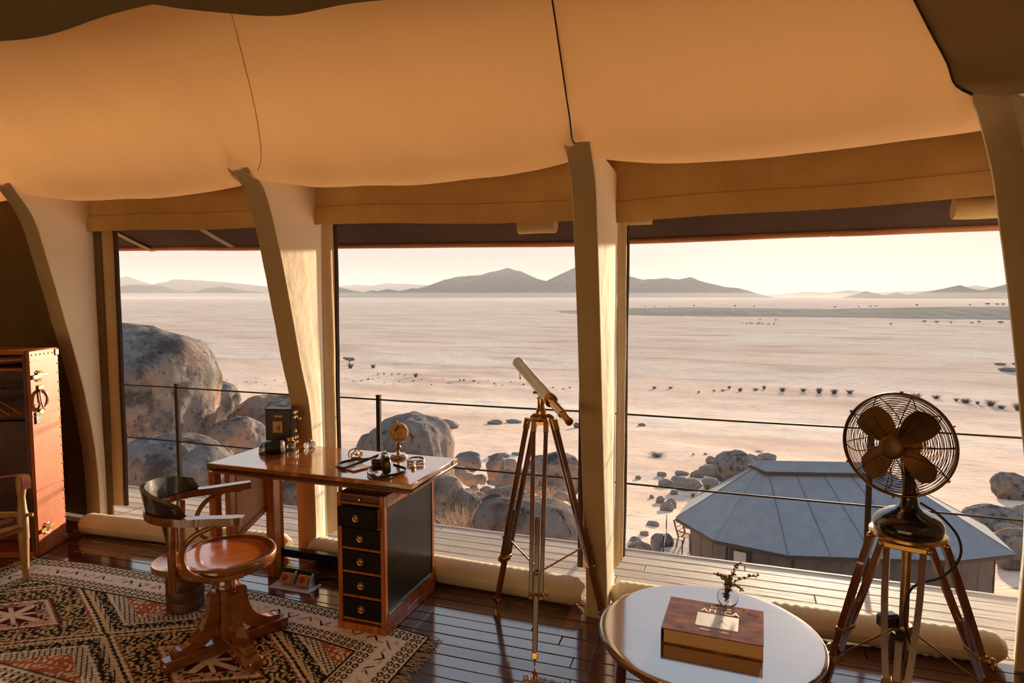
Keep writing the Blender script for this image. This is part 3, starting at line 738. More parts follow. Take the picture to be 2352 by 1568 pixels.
def boulder(px, py, hw, hh, Y, label, seed, cat='boulder', sub=4, rough=.15, sq=2.5, tilt=0.0, down=1.0, group=None, m='rock', name='boulder'):
    c = at_y(px, py, Y); dep = float(np.dot(np.array(c) - np.array([0, 0, EYE]), _fw)); s_ = dep / F_PX
    rx, rz = hw * s_, hh * s_
    mb = rock_mesh(c - Vector((0, 0, rz * (down - 1))), (rx, (rx + rz) * .5, rz * down), seed, sub, rough, sq, tilt)
    return single(name, mb, M[m], label, cat, group, angle=180)
boulder(298, 928, 172, 180, 8.4, 'huge rounded grey granite boulder rising above the railing', 1.3, sub=5, rough=.12)
boulder(392, 1098, 150, 98, 6.3, 'broad pale boulder lying below the huge boulder at the deck edge', 2.1, sub=5, rough=.13)
boulder(505, 925, 42, 47, 11.5, 'small upright brown boulder perched beside the huge one', 3.4, rough=.2)
boulder(632, 985, 104, 78, 10.4, 'dark rounded boulder behind the calendar box', 4.9, sub=5, rough=.14)
boulder(545, 1030, 62, 70, 8.8, 'rosy rounded boulder left of the calendar box', 5.2, sub=5, rough=.12)
boulder(662, 1148, 52, 42, 5.9, 'pale round boulder seen between the desk legs', 6.6, rough=.15)
boulder(600, 1165, 46, 34, 6.1, 'low pale boulder behind the desk side panel', 7.9, rough=.16)
boulder(934, 1094, 97, 136, 7.6, 'tall grey brown boulder behind the desk globe', 8.3, sub=5, rough=.16, sq=2.9)
boulder(862, 1060, 40, 66, 8.0, 'brown boulder shoulder left of the tall boulder', 9.1, rough=.16)
boulder(1012, 1160, 42, 75, 6.9, 'cracked brown rock face at the foot of the tall boulder', 10.4, rough=.22, sq=3.2)
boulder(1062, 1172, 40, 50, 7.0, 'sloping buff rock right of the cracked rock face', 11.7, rough=.2)
boulder(1212, 1228, 132, 82, 6.2, 'wide low grey boulder beyond the telescope tripod', 12.2, sub=5, rough=.13)
boulder(1275, 1090, 62, 50, 13.0, 'large pale boulder farther down behind the telescope tripod', 13.8, rough=.18)
boulder(1188, 1106, 50, 28, 9.5, 'flat topped grey rock in the rock pile left of the tripod', 14.5, rough=.2)
boulder(1075, 1060, 30, 22, 11.0, 'grey rock at the corner of the desk top', 15.3, rough=.2)
boulder(1140, 1078, 20, 34, 10.5, 'upright brown rock standing in the rock pile', 16.1, rough=.22)
boulder(1165, 1143, 44, 24, 8.2, 'long buff rock low in the rock pile', 17.9, rough=.2)
boulder(1132, 1162, 30, 24, 7.4, 'buff rock against the wide low boulder', 18.2, rough=.22)
def ground_boulder(px, py_base, hw, hh, label, seed, rough=.2):
    c = ground_at(px, py_base); s_ = c.y * 1.05 / F_PX
    single('boulder', rock_mesh(c + Vector((0, 0, hh * s_ * .72)), (hw * s_, (hw + hh) * .5 * s_, hh * s_ * 1.15), seed, 4, rough, 2.3), M['rock'], label, 'boulder', angle=180)
small = [(1082, 1102, 22, 16, 9), (1055, 1088, 20, 15, 9.5), (1105, 1100, 14, 12, 9), (1172, 1072, 22, 18, 11), (1118, 1128, 16, 12, 8.3), (1100, 1140, 14, 10, 8), (1150, 1122, 14, 10, 9),
         (1290, 1140, 20, 10, 8.5), (1300, 1125, 14, 10, 9), (1262, 1150, 18, 8, 8), (1245, 1130, 15, 9, 8.8), (1090, 1122, 10, 8, 8.6), (1128, 1108, 10, 7, 9), (1316, 1150, 14, 9, 8), (1075, 1130, 12, 9, 8.2), (1115, 1150, 14, 9, 7.8),
         (1210, 1135, 16, 9, 8.6), (1235, 1145, 12, 8, 8.2), (1040, 1075, 12, 10, 10), (1098, 1065, 8, 6, 11)]
for i, (px, py, hw, hh, Y) in enumerate(small):
    boulder(px, py, hw, hh, Y, 'small grey brown rock in the rubble below the telescope', 30 + i * 1.37, 'rock', 3, .34, 2.1, group='small rocks in the rubble below the deck', m='rocks', name='rock')
ground_boulder(1690, 1108, 44, 34, 'large brown boulder behind the ridge of the grey tent', 20.3)
ground_boulder(1325, 983, 8, 6, 'lone dark stone beside the telescope eyepiece', 20.9)
ground_boulder(2322, 1144, 30, 26, 'round grey boulder right of the grey tent roof', 21.2)
ground_boulder(2278, 1216, 50, 22, 'low dark boulder at the right end of the grey tent', 22.6)
ground_boulder(2345, 1304, 50, 34, 'pale sloping boulder beside the corner of the grey tent', 23.7)
ground_boulder(1520, 1274, 26, 24, 'dark boulder under the deck of the grey tent', 24.4)
ground_boulder(1470, 1300, 30, 26, 'brown rock at the deck edge left of the grey tent', 25.6)
slope = [(1670, 1052, 24, 12), (1640, 1084, 30, 14), (1634, 1060, 12, 9), (1727, 1054, 18, 10), (1762, 1050, 18, 8), (1580, 1112, 26, 15), (1556, 1102, 13, 10), (1533, 1110, 18, 9), (1531, 1164, 14, 11), (1542, 1157, 11, 12), (1516, 1150, 9, 9), (1630, 1108, 16, 9),
         (1520, 1090, 10, 5), (1565, 1087, 14, 5), (1466, 1098, 6, 5), (1480, 1225, 10, 5), (1500, 1202, 14, 6), (1460, 1242, 14, 6), (1474, 976, 8, 3), (1027, 972, 28, 11), (1025, 1001, 18, 8), (1137, 969, 18, 6), (1180, 967, 18, 5), (1155, 1045, 14, 5), (1130, 1050, 10, 4), (1185, 1043, 12, 4),
         (2318, 850, 16, 4), (2298, 836, 9, 2), (2335, 836, 8, 2), (2315, 1216, 22, 12), (2345, 1185, 16, 22), (1600, 1092, 14, 8), (1548, 1130, 8, 6), (1497, 1140, 5, 4)]
slope_labels = {0: 'brown rock just above the ridge boulder', 1: 'flat brown rock left of the ridge boulder', 2: 'small dark round rock left above the ridge boulder', 3: 'grey rock right of the ridge boulder above the tent', 4: 'low dark rock at the left end of the tent ridge cap',
                5: 'long pale rock left of the olive bush', 6: 'small brown rock touching the long pale rock', 7: 'low flat rock beside the yellow grass tuft', 8: 'tilted brown rock of the close trio on the slope', 9: 'upright grey rock of the close trio on the slope', 10: 'smallest rock of the close trio on the slope',
                19: 'pair sized grey rock far behind the tall boulder', 20: 'low grey rock beside the shoulder of the tall boulder', 21: 'left of two flat stones left of the telescope', 22: 'right of two flat stones left of the telescope', 26: 'largest dark mound far out near the corner post', 29: 'small grey rock at the right end of the grey tent', 30: 'upright brown rock at the right edge of the opening'}
for i, (px, py, hw, hh) in enumerate(slope):
    c = ground_at(px, py + hh * .8); s_ = c.y * 1.05 / F_PX
    mb = rock_mesh(c + Vector((0, 0, hh * s_ * .55)), (hw * s_, hw * s_ * .8, hh * s_ * 1.1), 60 + i * 2.1, 3, .34, 2.1)
    single('rock', mb, M['rocks'], slope_labels.get(i, 'weathered rock scattered on the sandy slope beyond the deck'), 'rock', 'rocks on the sandy slope', angle=180)

# ------------------------------------------------------------------ shrubs
def tuft_mesh(name, n, h, spread, seed, w=.03, droop=.3):
    rnd = random.Random(seed); mb = MB()
    for _ in range(n):
        a = rnd.uniform(0, 2 * math.pi); r0 = rnd.uniform(0, .25) * spread; L = h * rnd.uniform(.5, 1.1); lean = rnd.uniform(.1, 1.0) * spread
        b0 = Vector((math.cos(a) * r0, math.sin(a) * r0, 0)); d = Vector((math.cos(a), math.sin(a), 0)); s_ = Vector((-d.y, d.x, 0)) * w * rnd.uniform(.5, 1.3)
        m1 = b0 + d * lean * .45 + Vector((0, 0, L * .65)); t = b0 + d * lean + Vector((0, 0, L * rnd.uniform(.8, 1.0)))
        mb.add([b0 - s_, b0 + s_, m1 + s_ * .9, m1 - s_ * .9, t], [(0, 1, 2, 3), (3, 2, 4)])
        for _k in range(2):
            q = b0.lerp(t, rnd.uniform(.4, .9)); e = q + Vector((rnd.uniform(-1, 1), rnd.uniform(-1, 1), rnd.uniform(.1, .8))) * h * .28
            mb.add([q - s_ * .6, q + s_ * .6, e], [(0, 1, 2)])
    return mb.mesh(name, smooth=False, recalc=False)
tufts = [tuft_mesh('tuft_a', 190, 1.0, .9, 1, w=.013), tuft_mesh('tuft_b', 170, .8, 1.1, 2, w=.013), tuft_mesh('tuft_c', 200, 1.2, .8, 3, w=.013)]
for t_ in tufts: t_.materials.append(M['shrub'])
tuftg = tuft_mesh('tuft_grass', 90, .9, .8, 4, w=.016); tuftg.materials.append(M['grassy'])
tuftgr = tuft_mesh('tuft_green', 90, .9, .9, 5, w=.04); tuftgr.materials.append(M['greenb'])
def shrub(px, py, size_px, me, label, group, rs, cat='shrub', name='shrub', sq=1.0):
    c = ground_at(px, py); s_ = size_px * c.y * 1.05 / F_PX
    o = bpy.data.objects.new(name, me); COL.objects.link(o); o.location = c - Vector((0, 0, .05 * s_)); o.scale = (s_, s_, s_ * sq); o.rotation_euler = (0, 0, rs)
    tag(o, label, cat, group); return o
rnd = random.Random(11)
ORD = ['first', 'second', 'third', 'fourth', 'fifth', 'sixth', 'seventh', 'eighth', 'ninth', 'tenth', 'eleventh', 'twelfth', 'thirteenth', 'fourteenth', 'fifteenth', 'sixteenth', 'seventeenth', 'eighteenth', 'nineteenth', 'twentieth']
line_ = sorted([(1503, 893, 9), (1540, 894, 9), (1700, 900, 11), (1735, 898, 11), (1755, 894, 9), (1797, 900, 13), (1845, 899, 12), (1881, 904, 15), (1916, 906, 15), (1660, 898, 8), (1675, 893, 8), (1640, 900, 6), (1605, 902, 6)])
for i, (px, py, sz) in enumerate(line_):
    shrub(px, py, sz, tufts[i % 3], 'dry grey shrub in the scrub line, %s from the middle post' % ORD[i], 'shrubs in the scrub line', rnd.uniform(0, 6), sq=.75)
line_ = sorted([(2196, 922, 9), (2218, 926, 18), (2245, 930, 8), (2275, 932, 18), (2300, 938, 14), (2338, 942, 18)])
for i, (px, py, sz) in enumerate(line_):
    shrub(px, py, sz, tufts[i % 3], 'dry grey shrub in the scrub line, %s to the right of the fan' % ORD[i], 'shrubs in the scrub line', rnd.uniform(0, 6), sq=.75)
for px, py, sz, lb in [(1952, 905, 14, 'dry shrub just left of the top of the fan cage'), (2105, 914, 17, 'dry shrub touching the upper right of the fan cage'), (2150, 917, 14, 'dry shrub standing off the upper right of the fan cage')]:
    shrub(px, py, sz, tufts[1], lb, 'shrubs in the scrub line', rnd.uniform(0, 6), sq=.75)
for px in np.arange(800, 1320, 15.0):
    py = 876 + (px - 950) * .035 + rnd.uniform(-7, 9)
    shrub(px + rnd.uniform(-7, 7), py, rnd.uniform(3, 7.5), tufts[rnd.randrange(3)], 'tiny shrub in the dry watercourse beyond the telescope', 'tiny shrubs along the watercourse', rnd.uniform(0, 6), sq=.6)
for px in np.arange(280, 680, 22.0):
    shrub(px, 882 - (px - 280) * .01 + rnd.uniform(-6, 6), rnd.uniform(3, 6), tufts[rnd.randrange(3)], 'tiny shrub in the dry watercourse behind the boulders', 'tiny shrubs behind the boulders', rnd.uniform(0, 6), sq=.6)
for px, py, sz in [(868, 862, 7), (882, 862, 8), (900, 862, 8), (915, 862, 7), (930, 864, 6)]: shrub(px, py, sz, tuftg, 'pale dry grass tuft on the plain above the globe', 'grass tufts above the globe', rnd.uniform(0, 6), 'grass', 'grass_tuft')
for px, py, sz, lb in [(805, 846, 16, 'dark bush with a thin tree behind it on the plain'), (857, 846, 13, 'dense dark bush right of the thin tree'), (955, 866, 12, 'twiggy bush with bare stems on the plain')]:
    shrub(px, py, sz, tufts[0], lb, None, rnd.uniform(0, 6), 'bush', 'bush')
shrub(1592, 1047, 5, tuftgr, 'small green bush on bare sand above the rocks', None, 1, 'bush', 'bush')
shrub(1625, 1128, 20, tuftgr, 'olive bush against the left roof edge of the grey tent', None, 2, 'bush', 'bush')
shrub(1592, 1142, 11, tuftgr, 'small olive bush below the olive bush', None, 3, 'bush', 'bush')
shrub(1523, 1101, 8, tuftg, 'yellow grass tuft among the slope rocks', None, 3, 'grass', 'grass_tuft')
for px, py, sz, lb in [(1508, 1050, 30, 'brown patch of dead scrub on the sand'), (1742, 1040, 14, 'bare twiggy bush beyond the tent ridge'), (1620, 1045, 9, 'wispy bush above the boulders'), (1662, 1046, 8, 'wispy bush beside the ridge boulder')]:
    shrub(px, py, sz, tufts[1], lb, None, rnd.uniform(0, 6), 'bush', 'bush', sq=.45)
for px, py, Y, h, lb in [(1060, 1192, 6.4, .50, 'dry grass at the foot of the buff rock'), (1035, 1200, 6.0, .42, 'dry grass under the cracked rock face'), (1085, 1200, 6.1, .4, 'dry grass beside the wide low boulder'), (680, 1165, 5.4, .34, 'grey twiggy plant between the desk legs'), (1260, 1068 + 60, 8.6, .2, 'pale dry grass in the rubble')]:
    c = at_y(px, py, Y); o = bpy.data.objects.new('grass_tuft', tuftg if 'grey' not in lb else tufts[0]); COL.objects.link(o); o.location = c - Vector((0, 0, h * .6)); o.scale = (h, h, h); tag(o, lb, 'grass')

# acacias on the rise and on the plain
def acacia_mesh(seed):
    rnd_ = random.Random(seed); mb = MB(); mb.tube([(0, 0, 0), (.03, .02, .35), (-.02, 0, .6)], [.05, .04, .03], 5)
    for i in range(9):
        a = rnd_.uniform(0, 6.28); r = rnd_.uniform(.1, .45); mb.ellipsoid((math.cos(a) * r, math.sin(a) * r, .72 + rnd_.uniform(-.1, .15)), (.22, .22, .12), 7, 5)
        mb.tube([(0, 0, .5), (math.cos(a) * r, math.sin(a) * r, .70)], .018, 4)
    me = mb.mesh('acacia'); me.materials.append(M['shrub']); return me
aca = [acacia_mesh(1), acacia_mesh(2)]
def tree_at(px, py_base, hpx, Y, label, group):
    c = at_y(px, py_base, Y); s_ = hpx * Y * 1.05 / F_PX; c.z = max(ground_z(c.x, Y), c.z - 2) if Y > 400 else ground_z(c.x, Y)
    o = bpy.data.objects.new('acacia_tree', aca[rnd.randrange(2)]); COL.objects.link(o); o.location = c; o.scale = (s_ * 1.2, s_ * 1.2, s_); o.rotation_euler = (0, 0, rnd.uniform(0, 6)); tag(o, label, 'tree', group)
for i, (px, h) in enumerate([(1482, 3), (1504, 3), (1538, 3), (1594, 4), (1688, 5), (1732, 4), (1918, 4), (1973, 3), (1999, 4), (2012, 4), (2106, 5), (2228, 4), (2268, 6), (2290, 5), (2304, 5)]):
    c = at_y(px, float(np.interp(px, [1120, 1300, 1450, 1600, 1750, 1900, 2030, 2150, 2300], [716, 712, 706, 704, 706, 708, 705, 703, 702])) + .3, 930); s_ = h * 930 * 1.05 / F_PX
    o = bpy.data.objects.new('acacia_tree', aca[i % 2]); COL.objects.link(o); o.location = c; o.scale = (s_ * 1.2, s_ * 1.2, s_); o.rotation_euler = (0, 0, i); tag(o, 'tiny dark tree on the crest of the low rise, %s from the left' % ORD[i], 'tree', 'trees on the crest of the low rise')
for i, (px, py, h) in enumerate([(1746, 737, 4), (1782, 737, 4), (2046, 748, 5), (2123, 744, 7), (2151, 744, 6), (2184, 745, 5), (2232, 745, 5), (2249, 744, 6), (2298, 746, 7)]):
    c = ground_at(px, py); tree_at(px, py, h, c.y, 'tiny misty tree on the plain before the low rise, %s from the left' % ORD[i], 'trees before the low rise')
c = ground_at(803, 840); tree_at(803, 840, 24, c.y, 'thin flat topped tree behind the dark bush', None)
for i in range(10):
    px = 1705 + i * 8 + rnd.uniform(-3, 3); shrub(px, 743 + i * .25, rnd.uniform(2, 4), tufts[i % 3], 'dark scrub in the small cluster far out on the plain', 'scrub cluster far out on the plain', i, sq=.8)
# ------------------------------------------------------------------ the neighbouring grey tent down the slope
EZ = EYE - 7.2                                             # eave height
def at_eave(px, py): return at_z(px, py, EZ)
front = [at_eave(1553, 1190), at_eave(1640, 1241), at_eave(1810, 1276), at_eave(2008, 1283), at_eave(2200, 1288), at_eave(2331, 1273)]
backp = [Vector((7.5, 23.6, EZ)), Vector((6.2, 25.4, EZ)), Vector((4.0, 25.2, EZ)), Vector((1.0, 24.6, EZ)), at_eave(1588, 1147)]
eave = front + backp
RZ = EYE - 5.62; rl_ = at_z(1730, 1078, RZ); rr_ = at_z(2035, 1083, RZ)
axis = (rr_ - rl_).normalized(); nrm_ = Vector((-axis.y, axis.x, 0))
top_front = [rl_ + nrm_ * .05, rl_ + axis * .02, rl_ + axis * .42, rl_ + axis * ((rr_ - rl_).length * .5), rr_ - axis * .42, rr_ + nrm_ * .05]
top_front = [rl_, rl_ + axis * .12 - nrm_ * .12, rl_ + axis * .42 - nrm_ * .16, (rl_ + rr_) / 2 - nrm_ * .16, rr_ - axis * .42 - nrm_ * .16, rr_]
top_back = [rr_ - axis * .05 + nrm_ * .2, rr_ - axis * .42 + nrm_ * .3, (rl_ + rr_) / 2 + nrm_ * .3, rl_ + axis * .42 + nrm_ * .3, rl_ + nrm_ * .2]
topp = top_front + top_back
nt_c = sum(eave, Vector()) / len(eave)
nt = thing('safari_tent', (nt_c.x, nt_c.y, EZ - 2.2), 'grey canvas safari tent with hipped roof below the deck', 'tent')
n = len(eave)
for i in range(n):
    j = (i + 1) % n
    a, b, c, d = eave[i], eave[j], topp[j], topp[i]
    rows = []
    for q in np.linspace(0, 1, 6):
        l_, r_ = a.lerp(d, q), b.lerp(c, q); sag = Vector((0, 0, -.012 * math.sin(math.pi * q)))
        rows.append([l_.lerp(r_, s_) + sag * math.sin(math.pi * s_) for s_ in np.linspace(0, 1, 5)])
    part('roof_panel', MB().grid(rows).thick(.03), M['ntroof'], nt, angle=25)
    # seam over each hip and rafter line, and a drip edge
    part('roof_seam', MB().bar(a + Vector((0, 0, .034)), d + Vector((0, 0, .034)), .035, .02, (0, 0, 1)), M['ntroof' if i in (1, 5) else 'ntseam'], nt, smooth=False)
    part('eave_edge', MB().bar(a + Vector((0, 0, -.05)), b + Vector((0, 0, -.05)), .03, .09, (0, 0, 1)), M['ntdark'], nt, smooth=False)
for i in (2, 3):                                            # extra panel joints on the long front slope
    a = (front[i] + front[i + 1]) / 2; d = (top_front[i] + top_front[i + 1]) / 2
    part('roof_seam', MB().bar(a + Vector((0, 0, .03)), d + Vector((0, 0, .03)), .025, .02, (0, 0, 1)), M['ntseam'], nt, smooth=False)
# ridge vent cap
cap = []
c1, c2 = rl_ + Vector((0, 0, .30)) + axis * .12, rr_ + Vector((0, 0, .30)) - axis * .12
low = [rl_ - axis * .12 + nrm_ * .1 + Vector((0, 0, .10)), rl_ + axis * .25 - nrm_ * .42 + Vector((0, 0, .0)), rr_ - axis * .25 - nrm_ * .42, rr_ + axis * .12 + nrm_ * .1 + Vector((0, 0, .10)), rr_ - axis * .25 + nrm_ * .6, rl_ + axis * .25 + nrm_ * .6]
low = [p + Vector((0, 0, .06)) for p in low]
part('ridge_cap', MB().add(low + [c1, c2], [(0, 1, 6), (1, 2, 7, 6), (2, 3, 7), (3, 4, 7), (4, 5, 6, 7), (5, 0, 6)]).thick(.03), M['ntroof'], nt, angle=20)
part('vent_shadow_gap', MB().prism([p + Vector((0, 0, -.10)) for p in low], (0, 0, .07)), M['ntdark'], nt, smooth=False)
# walls, set in under the eave
ins = [nt_c + (p - nt_c) * .90 for p in eave]
for i in range(n):
    j = (i + 1) % n; a, b = ins[i], ins[j]
    rows = [[a.lerp(b, s_) + Vector((0, 0, -.05 - 2.3 * q)) + (nt_c - a).normalized() * .05 * ns(s_ * 5 + i, q * 4, 2.0) for q in np.linspace(0, 1, 9)] for s_ in np.linspace(0, 1, 9)]
    w = part('wall_panel', MB().grid(rows).thick(.02), M['ntwall'], nt, angle=60)
    part('corner_pole', MB().tube([a + Vector((0, 0, -.03)), a + Vector((0, 0, -2.35))], .035, 8), M['ntdark'], nt)
    for s_ in (.33, .66):
        o_ = a.lerp(b, s_) + (a - nt_c).normalized() * .045
        part('wall_seam', MB().tube([o_ + Vector((0, 0, -.1)), o_ + Vector((0, 0, -2.3))], .007, 5), M['ntseam'], nt)
a, b = ins[1], ins[2]; d_ = (b - a).normalized(); o_ = Vector((d_.y, -d_.x, 0)) * .07
wa, wb = a.lerp(b, .13) + o_, a.lerp(b, .32) + o_
part('window_frame', MB().box((wa + wb) / 2 + Vector((0, 0, -.72)), ((wb - wa).length + .22, .03, 1.05), Matrix.Rotation(math.atan2(d_.y, d_.x), 3, 'Z')), M['ntdark'], nt, smooth=False)
part('window_blind', MB().box((wa + wb) / 2 + o_ * .4 + Vector((0, 0, -.72)), ((wb - wa).length, .03, .92), Matrix.Rotation(math.atan2(d_.y, d_.x), 3, 'Z')), M['ntpale'], nt, smooth=False, label='pale rectangular blind')
# small deck of that tent with its rail and chair
DZ = EZ - 2.2
nd = thing('tent_deck', (-1.9, 23.8, DZ), 'small pale deck behind the end wall of the grey tent', 'deck')
for k in range(14):
    part('board', MB().box((-1.75, 22.8 + k * .19, DZ - .02), (1.2, .178, .04)), M['deckw'], nd, smooth=False)
part('deck_skirt', MB().box((-2.36, 23.8, DZ - .25), (.05, 2.7, .5)), M['deckw'], nd, smooth=False)
nr = thing('deck_rail', (-2.2, 23.8, DZ), 'thin dark rail posts and wires round the small deck', 'railing')
RP = [(-2.32, 25.0), (-2.2, 22.75), (-1.55, 22.55)]
for (x, y) in RP: part('rail_post', MB().box((x, y, DZ + .5), (.035, .035, 1.0)), M['railm'], nr, smooth=False)
for z in (.98, .5):
    for (p, q) in zip(RP[:-1], RP[1:]): part('rail_wire', MB().tube([(p[0], p[1], DZ + z), (q[0], q[1], DZ + z)], .008, 5), M['railm'], nr)
c = at_z(1578, 1256, DZ)
ch = thing('deck_chair', c, 'slatted wooden chair on the small deck of the grey tent', 'chair', rz=math.radians(-25))
for sy in (-.26, .26):
    part('leg', MB().bar((-.22, sy, .42), (-.30, sy, 0), .04, .05), M['mahogv'], ch, True)
    part('leg', MB().bar((.24, sy, .60), (.26, sy, 0), .04, .05), M['mahogv'], ch, True)
    part('back_post', MB().bar((-.22, sy, .40), (-.42, sy, .98), .04, .05), M['darkwood'], ch, True)
    part('armrest', MB().box((.0, sy, .62), (.58, .06, .03), None, .006), M['darkwood'], ch, True)
part('top_rail', MB().box((-.42, 0, .97), (.04, .56, .06), None, .006), M['darkwood'], ch, True)
for k in range(4): part('back_slat', MB().bar((-.25 - .045 * k, -.26, .48 + .13 * k), (-.25 - .045 * k, .26, .48 + .13 * k), .05, .015), M['leather'], ch, True)
for k in range(5): part('seat_slat', MB().box((-.18 + .1 * k, 0, .42 + .008 * k), (.085, .54, .02), None, .004), M['leather'], ch, True)
# guy line posts at the right end
gp = thing('guy_post', (8.2, 21.6, -8.2), 'thin dark post with guy wires at the far corner of the grey tent', 'post')
part('stake', MB().box((8.2, 21.6, -7.2), (.05, .05, 2.2)), M['railm'], gp, smooth=False)
part('guy_wire', MB().tube([(8.2, 21.6, -6.3), (10.2, 21.0, -7.2)], .01, 5), M['railm'], gp)
# ------------------------------------------------------------------ rug
RX0, RX1 = -4.19, -1.385
def far_y(x): return float(np.interp(x, [-4.2, -3.8, -3.1, -2.4, -1.9, -1.37], [2.865, 2.915, 2.935, 2.93, 2.89, 2.805]))
RW = 1.26
def rug():
    xs = np.arange(RX0, RX1 + .001, .0042); vs_ = np.concatenate([np.arange(0, .92, .0042), np.arange(.925, RW + .001, .012)])
    U, V = np.meshgrid(RX1 - xs, vs_); nx, nv = len(xs), len(vs_); Lr = RX1 - RX0
    C = np.zeros(U.shape + (3,))
    black, cream, yel, rust, pink, maroon, white = [np.array(c) for c in ((.030, .027, .025), (.84, .76, .60), (.70, .55, .28), (.40, .12, .05), (.66, .42, .31), (.12, .016, .016), (.88, .86, .79))]
    rng = np.random.RandomState(3)
    jit = .006 * np.sin(U * 61 + 2 * np.sin(V * 47)) + .004 * np.sin(V * 83 + U * 19)
    D = np.minimum(np.minimum(U, Lr - U), np.minimum(V, RW - V))          # distance from the nearest edge
    along = np.where(np.minimum(V, RW - V) <= np.minimum(U, Lr - U), U, V)
    C[:] = cream
    def rings(d0, d1):
        m = (D >= d0) & (D < d1); C[m] = cream * .96
        for r_ in (0, 1):
            cen = d0 + (d1 - d0) * (.28 + .44 * r_); P_ = .044
            a = (along + r_ * .0) / P_; fx = (a - np.floor(a) - .5) * P_
            rr = np.sqrt(fx ** 2 + (D - cen) ** 2 * 1.25); mm = m & (rr > .0085) & (rr < .0178); C[mm] = black
            C[m & (rr <= .005)] = yel
    rings(.012, .095)
    m = (D >= .095) & (D < .19); C[m] = white
    P_ = .105; a = along / P_; k = np.floor(a); fx = (a - k - .5) * P_; dy = D - .142
    vm = m & (np.abs(np.abs(fx) * 1.1 - (dy * np.where(k % 2 == 0, 1, -1) + .022)) < .0075) & (np.abs(fx) < .034) & (np.abs(dy) < .026)
    pal = [black, rust, maroon, black, yel]
    for q in range(5): C[vm & (k.astype(int) % 5 == q)] = pal[q]
    st = m & (np.sin(along * 37) * np.sin(D * 90) > .72); C[st] = pink * .9 + .1
    rings(.19, .275)
    m = (D >= .275) & (D < .287); C[m] = black
    # field of stepped lozenges
    fm = D >= .287
    per = 1.30; uc = (np.abs(((U - .88 + per / 2) % per) - per / 2)); vc = np.abs(V - RW / 2)
    st_ = lambda z, s_: np.floor(z / s_) * s_
    d = st_(uc + .006 * np.sin(V * 300), .012) / .78 + vc / .46 + jit * .3
    sq1 = np.sin(U * 95 + 2.2 * np.sin(V * 70 + 1.3)) * np.sin(V * 88 + 1.9 * np.sin(U * 62))
    sq2 = np.sin((U + V) * 120 + 1.6 * np.sin((U - V) * 80)) * np.sin((U - V) * 100 + 1.4 * np.sin(U * 55))
    lat = np.minimum(np.abs(((U + V * 1.2) / .034) % 1 - .5), np.abs(((U - V * 1.2) / .034) % 1 - .5))
    def band(lo, hi, c, pat=None, c2=None, thr=.3):
        mm = fm & (d >= lo) & (d < hi); C[mm] = c
        if pat is not None: C[mm & (pat > thr)] = c2
    band(0, .24, maroon); cr_ = fm & (d < .24) & ((uc < .022) | (vc < .016) | (np.abs(uc * .62 - vc) < .012)); C[cr_] = cream
    band(.24, .36, pink, sq1, black * 1.6, .28); band(.36, .40, cream); band(.40, .43, rust); band(.43, .45, black)
    band(.45, .74, black, np.maximum(sq1, sq2), yel, .34)
    band(.74, .765, rust); band(.765, .80, cream); band(.80, .835, black); band(.835, .88, yel * 1.1); band(.88, .93, cream, -lat, black, -.14)
    band(.93, 1.04, black, sq2, yel, .40); band(1.04, 1.07, cream); band(1.07, 1.22, cream, -lat, black, -.12); band(1.22, 9, rust * 1.25, sq1, cream, .30)
    C[D < .010] = black
    C *= (1 + .10 * rng.standard_normal(U.shape))[..., None]; C *= (1 + .06 * np.sin(V * 900))[..., None]; C = np.clip(C, .004, .9)
    fy = np.array([far_y(x) for x in xs])
    Xg, _ = np.meshgrid(xs, vs_); Yg = fy[None, :] - V
    Zg = .0075 + .0012 * np.sin(V * 520) * np.sin(U * 480) + .0015 * np.sin(U * 3.1 + V * 4)
    bm_v = np.stack([Xg, Yg, Zg], -1).reshape(-1, 3)
    idx = np.arange(nx * nv).reshape(nv, nx)
    Fq = np.stack([idx[:-1, :-1], idx[1:, :-1], idx[1:, 1:], idx[:-1, 1:]], -1).reshape(-1, 4)
    me = bpy.data.meshes.new('rug_pile'); me.from_pydata(bm_v.tolist(), [], Fq.tolist()); me.update()
    at = me.color_attributes.new('weave', 'FLOAT_COLOR', 'POINT'); rgba = np.ones((nx * nv, 4)); rgba[:, :3] = C.reshape(-1, 3); at.data.foreach_set('color', rgba.ravel())
    m, n_, l_, b_ = _new('woven_wool'); b_.inputs['Roughness'].default_value = .95; b_.inputs['Specular IOR Level'].default_value = .08
    an = n_.new('ShaderNodeAttribute'); an.attribute_name = 'weave'; l_.new(an.outputs['Color'], b_.inputs['Base Color'])
    t = thing('kilim_rug', (-2.8, 2.3, .0), 'cream, black and rust kilim rug with lozenges and ring borders', 'rug')
    o = link('pile', me, m, t); o.location = (2.8, -2.3, 0)
    side = MB(); per_ = [Vector((x, far_y(x), .007)) for x in np.linspace(RX0, RX1, 60)] + [Vector((x, far_y(x) - RW, .007)) for x in np.linspace(RX1, RX0, 60)]
    side.add(per_ + [p - Vector((0, 0, .0068)) for p in per_], [(i, (i + 1) % 120, 120 + (i + 1) % 120, 120 + i) for i in range(120)])
    part('selvedge', side, M['ink'], t)
    rnd_ = random.Random(5)
    for xe, sg in ((RX1, 1), (RX0, -1)):
        fr = MB()
        for i in range(190):
            v = rnd_.uniform(0, RW); y0 = far_y(xe) - v; L = rnd_.uniform(.045, .085); dy = rnd_.uniform(-.03, .03)
            fr.tube([(xe - sg * .004, y0, .006), (xe + sg * L * .4, y0 + dy * .3, .010), (xe + sg * L * .75, y0 + dy + rnd_.uniform(-.012, .012), .006), (xe + sg * L, y0 + dy * 1.5 + rnd_.uniform(-.02, .02), .003)], .0019, 4)
        f_ = part('fringe', fr, M['fringe'], t); f_['kind'] = 'stuff'
rug()
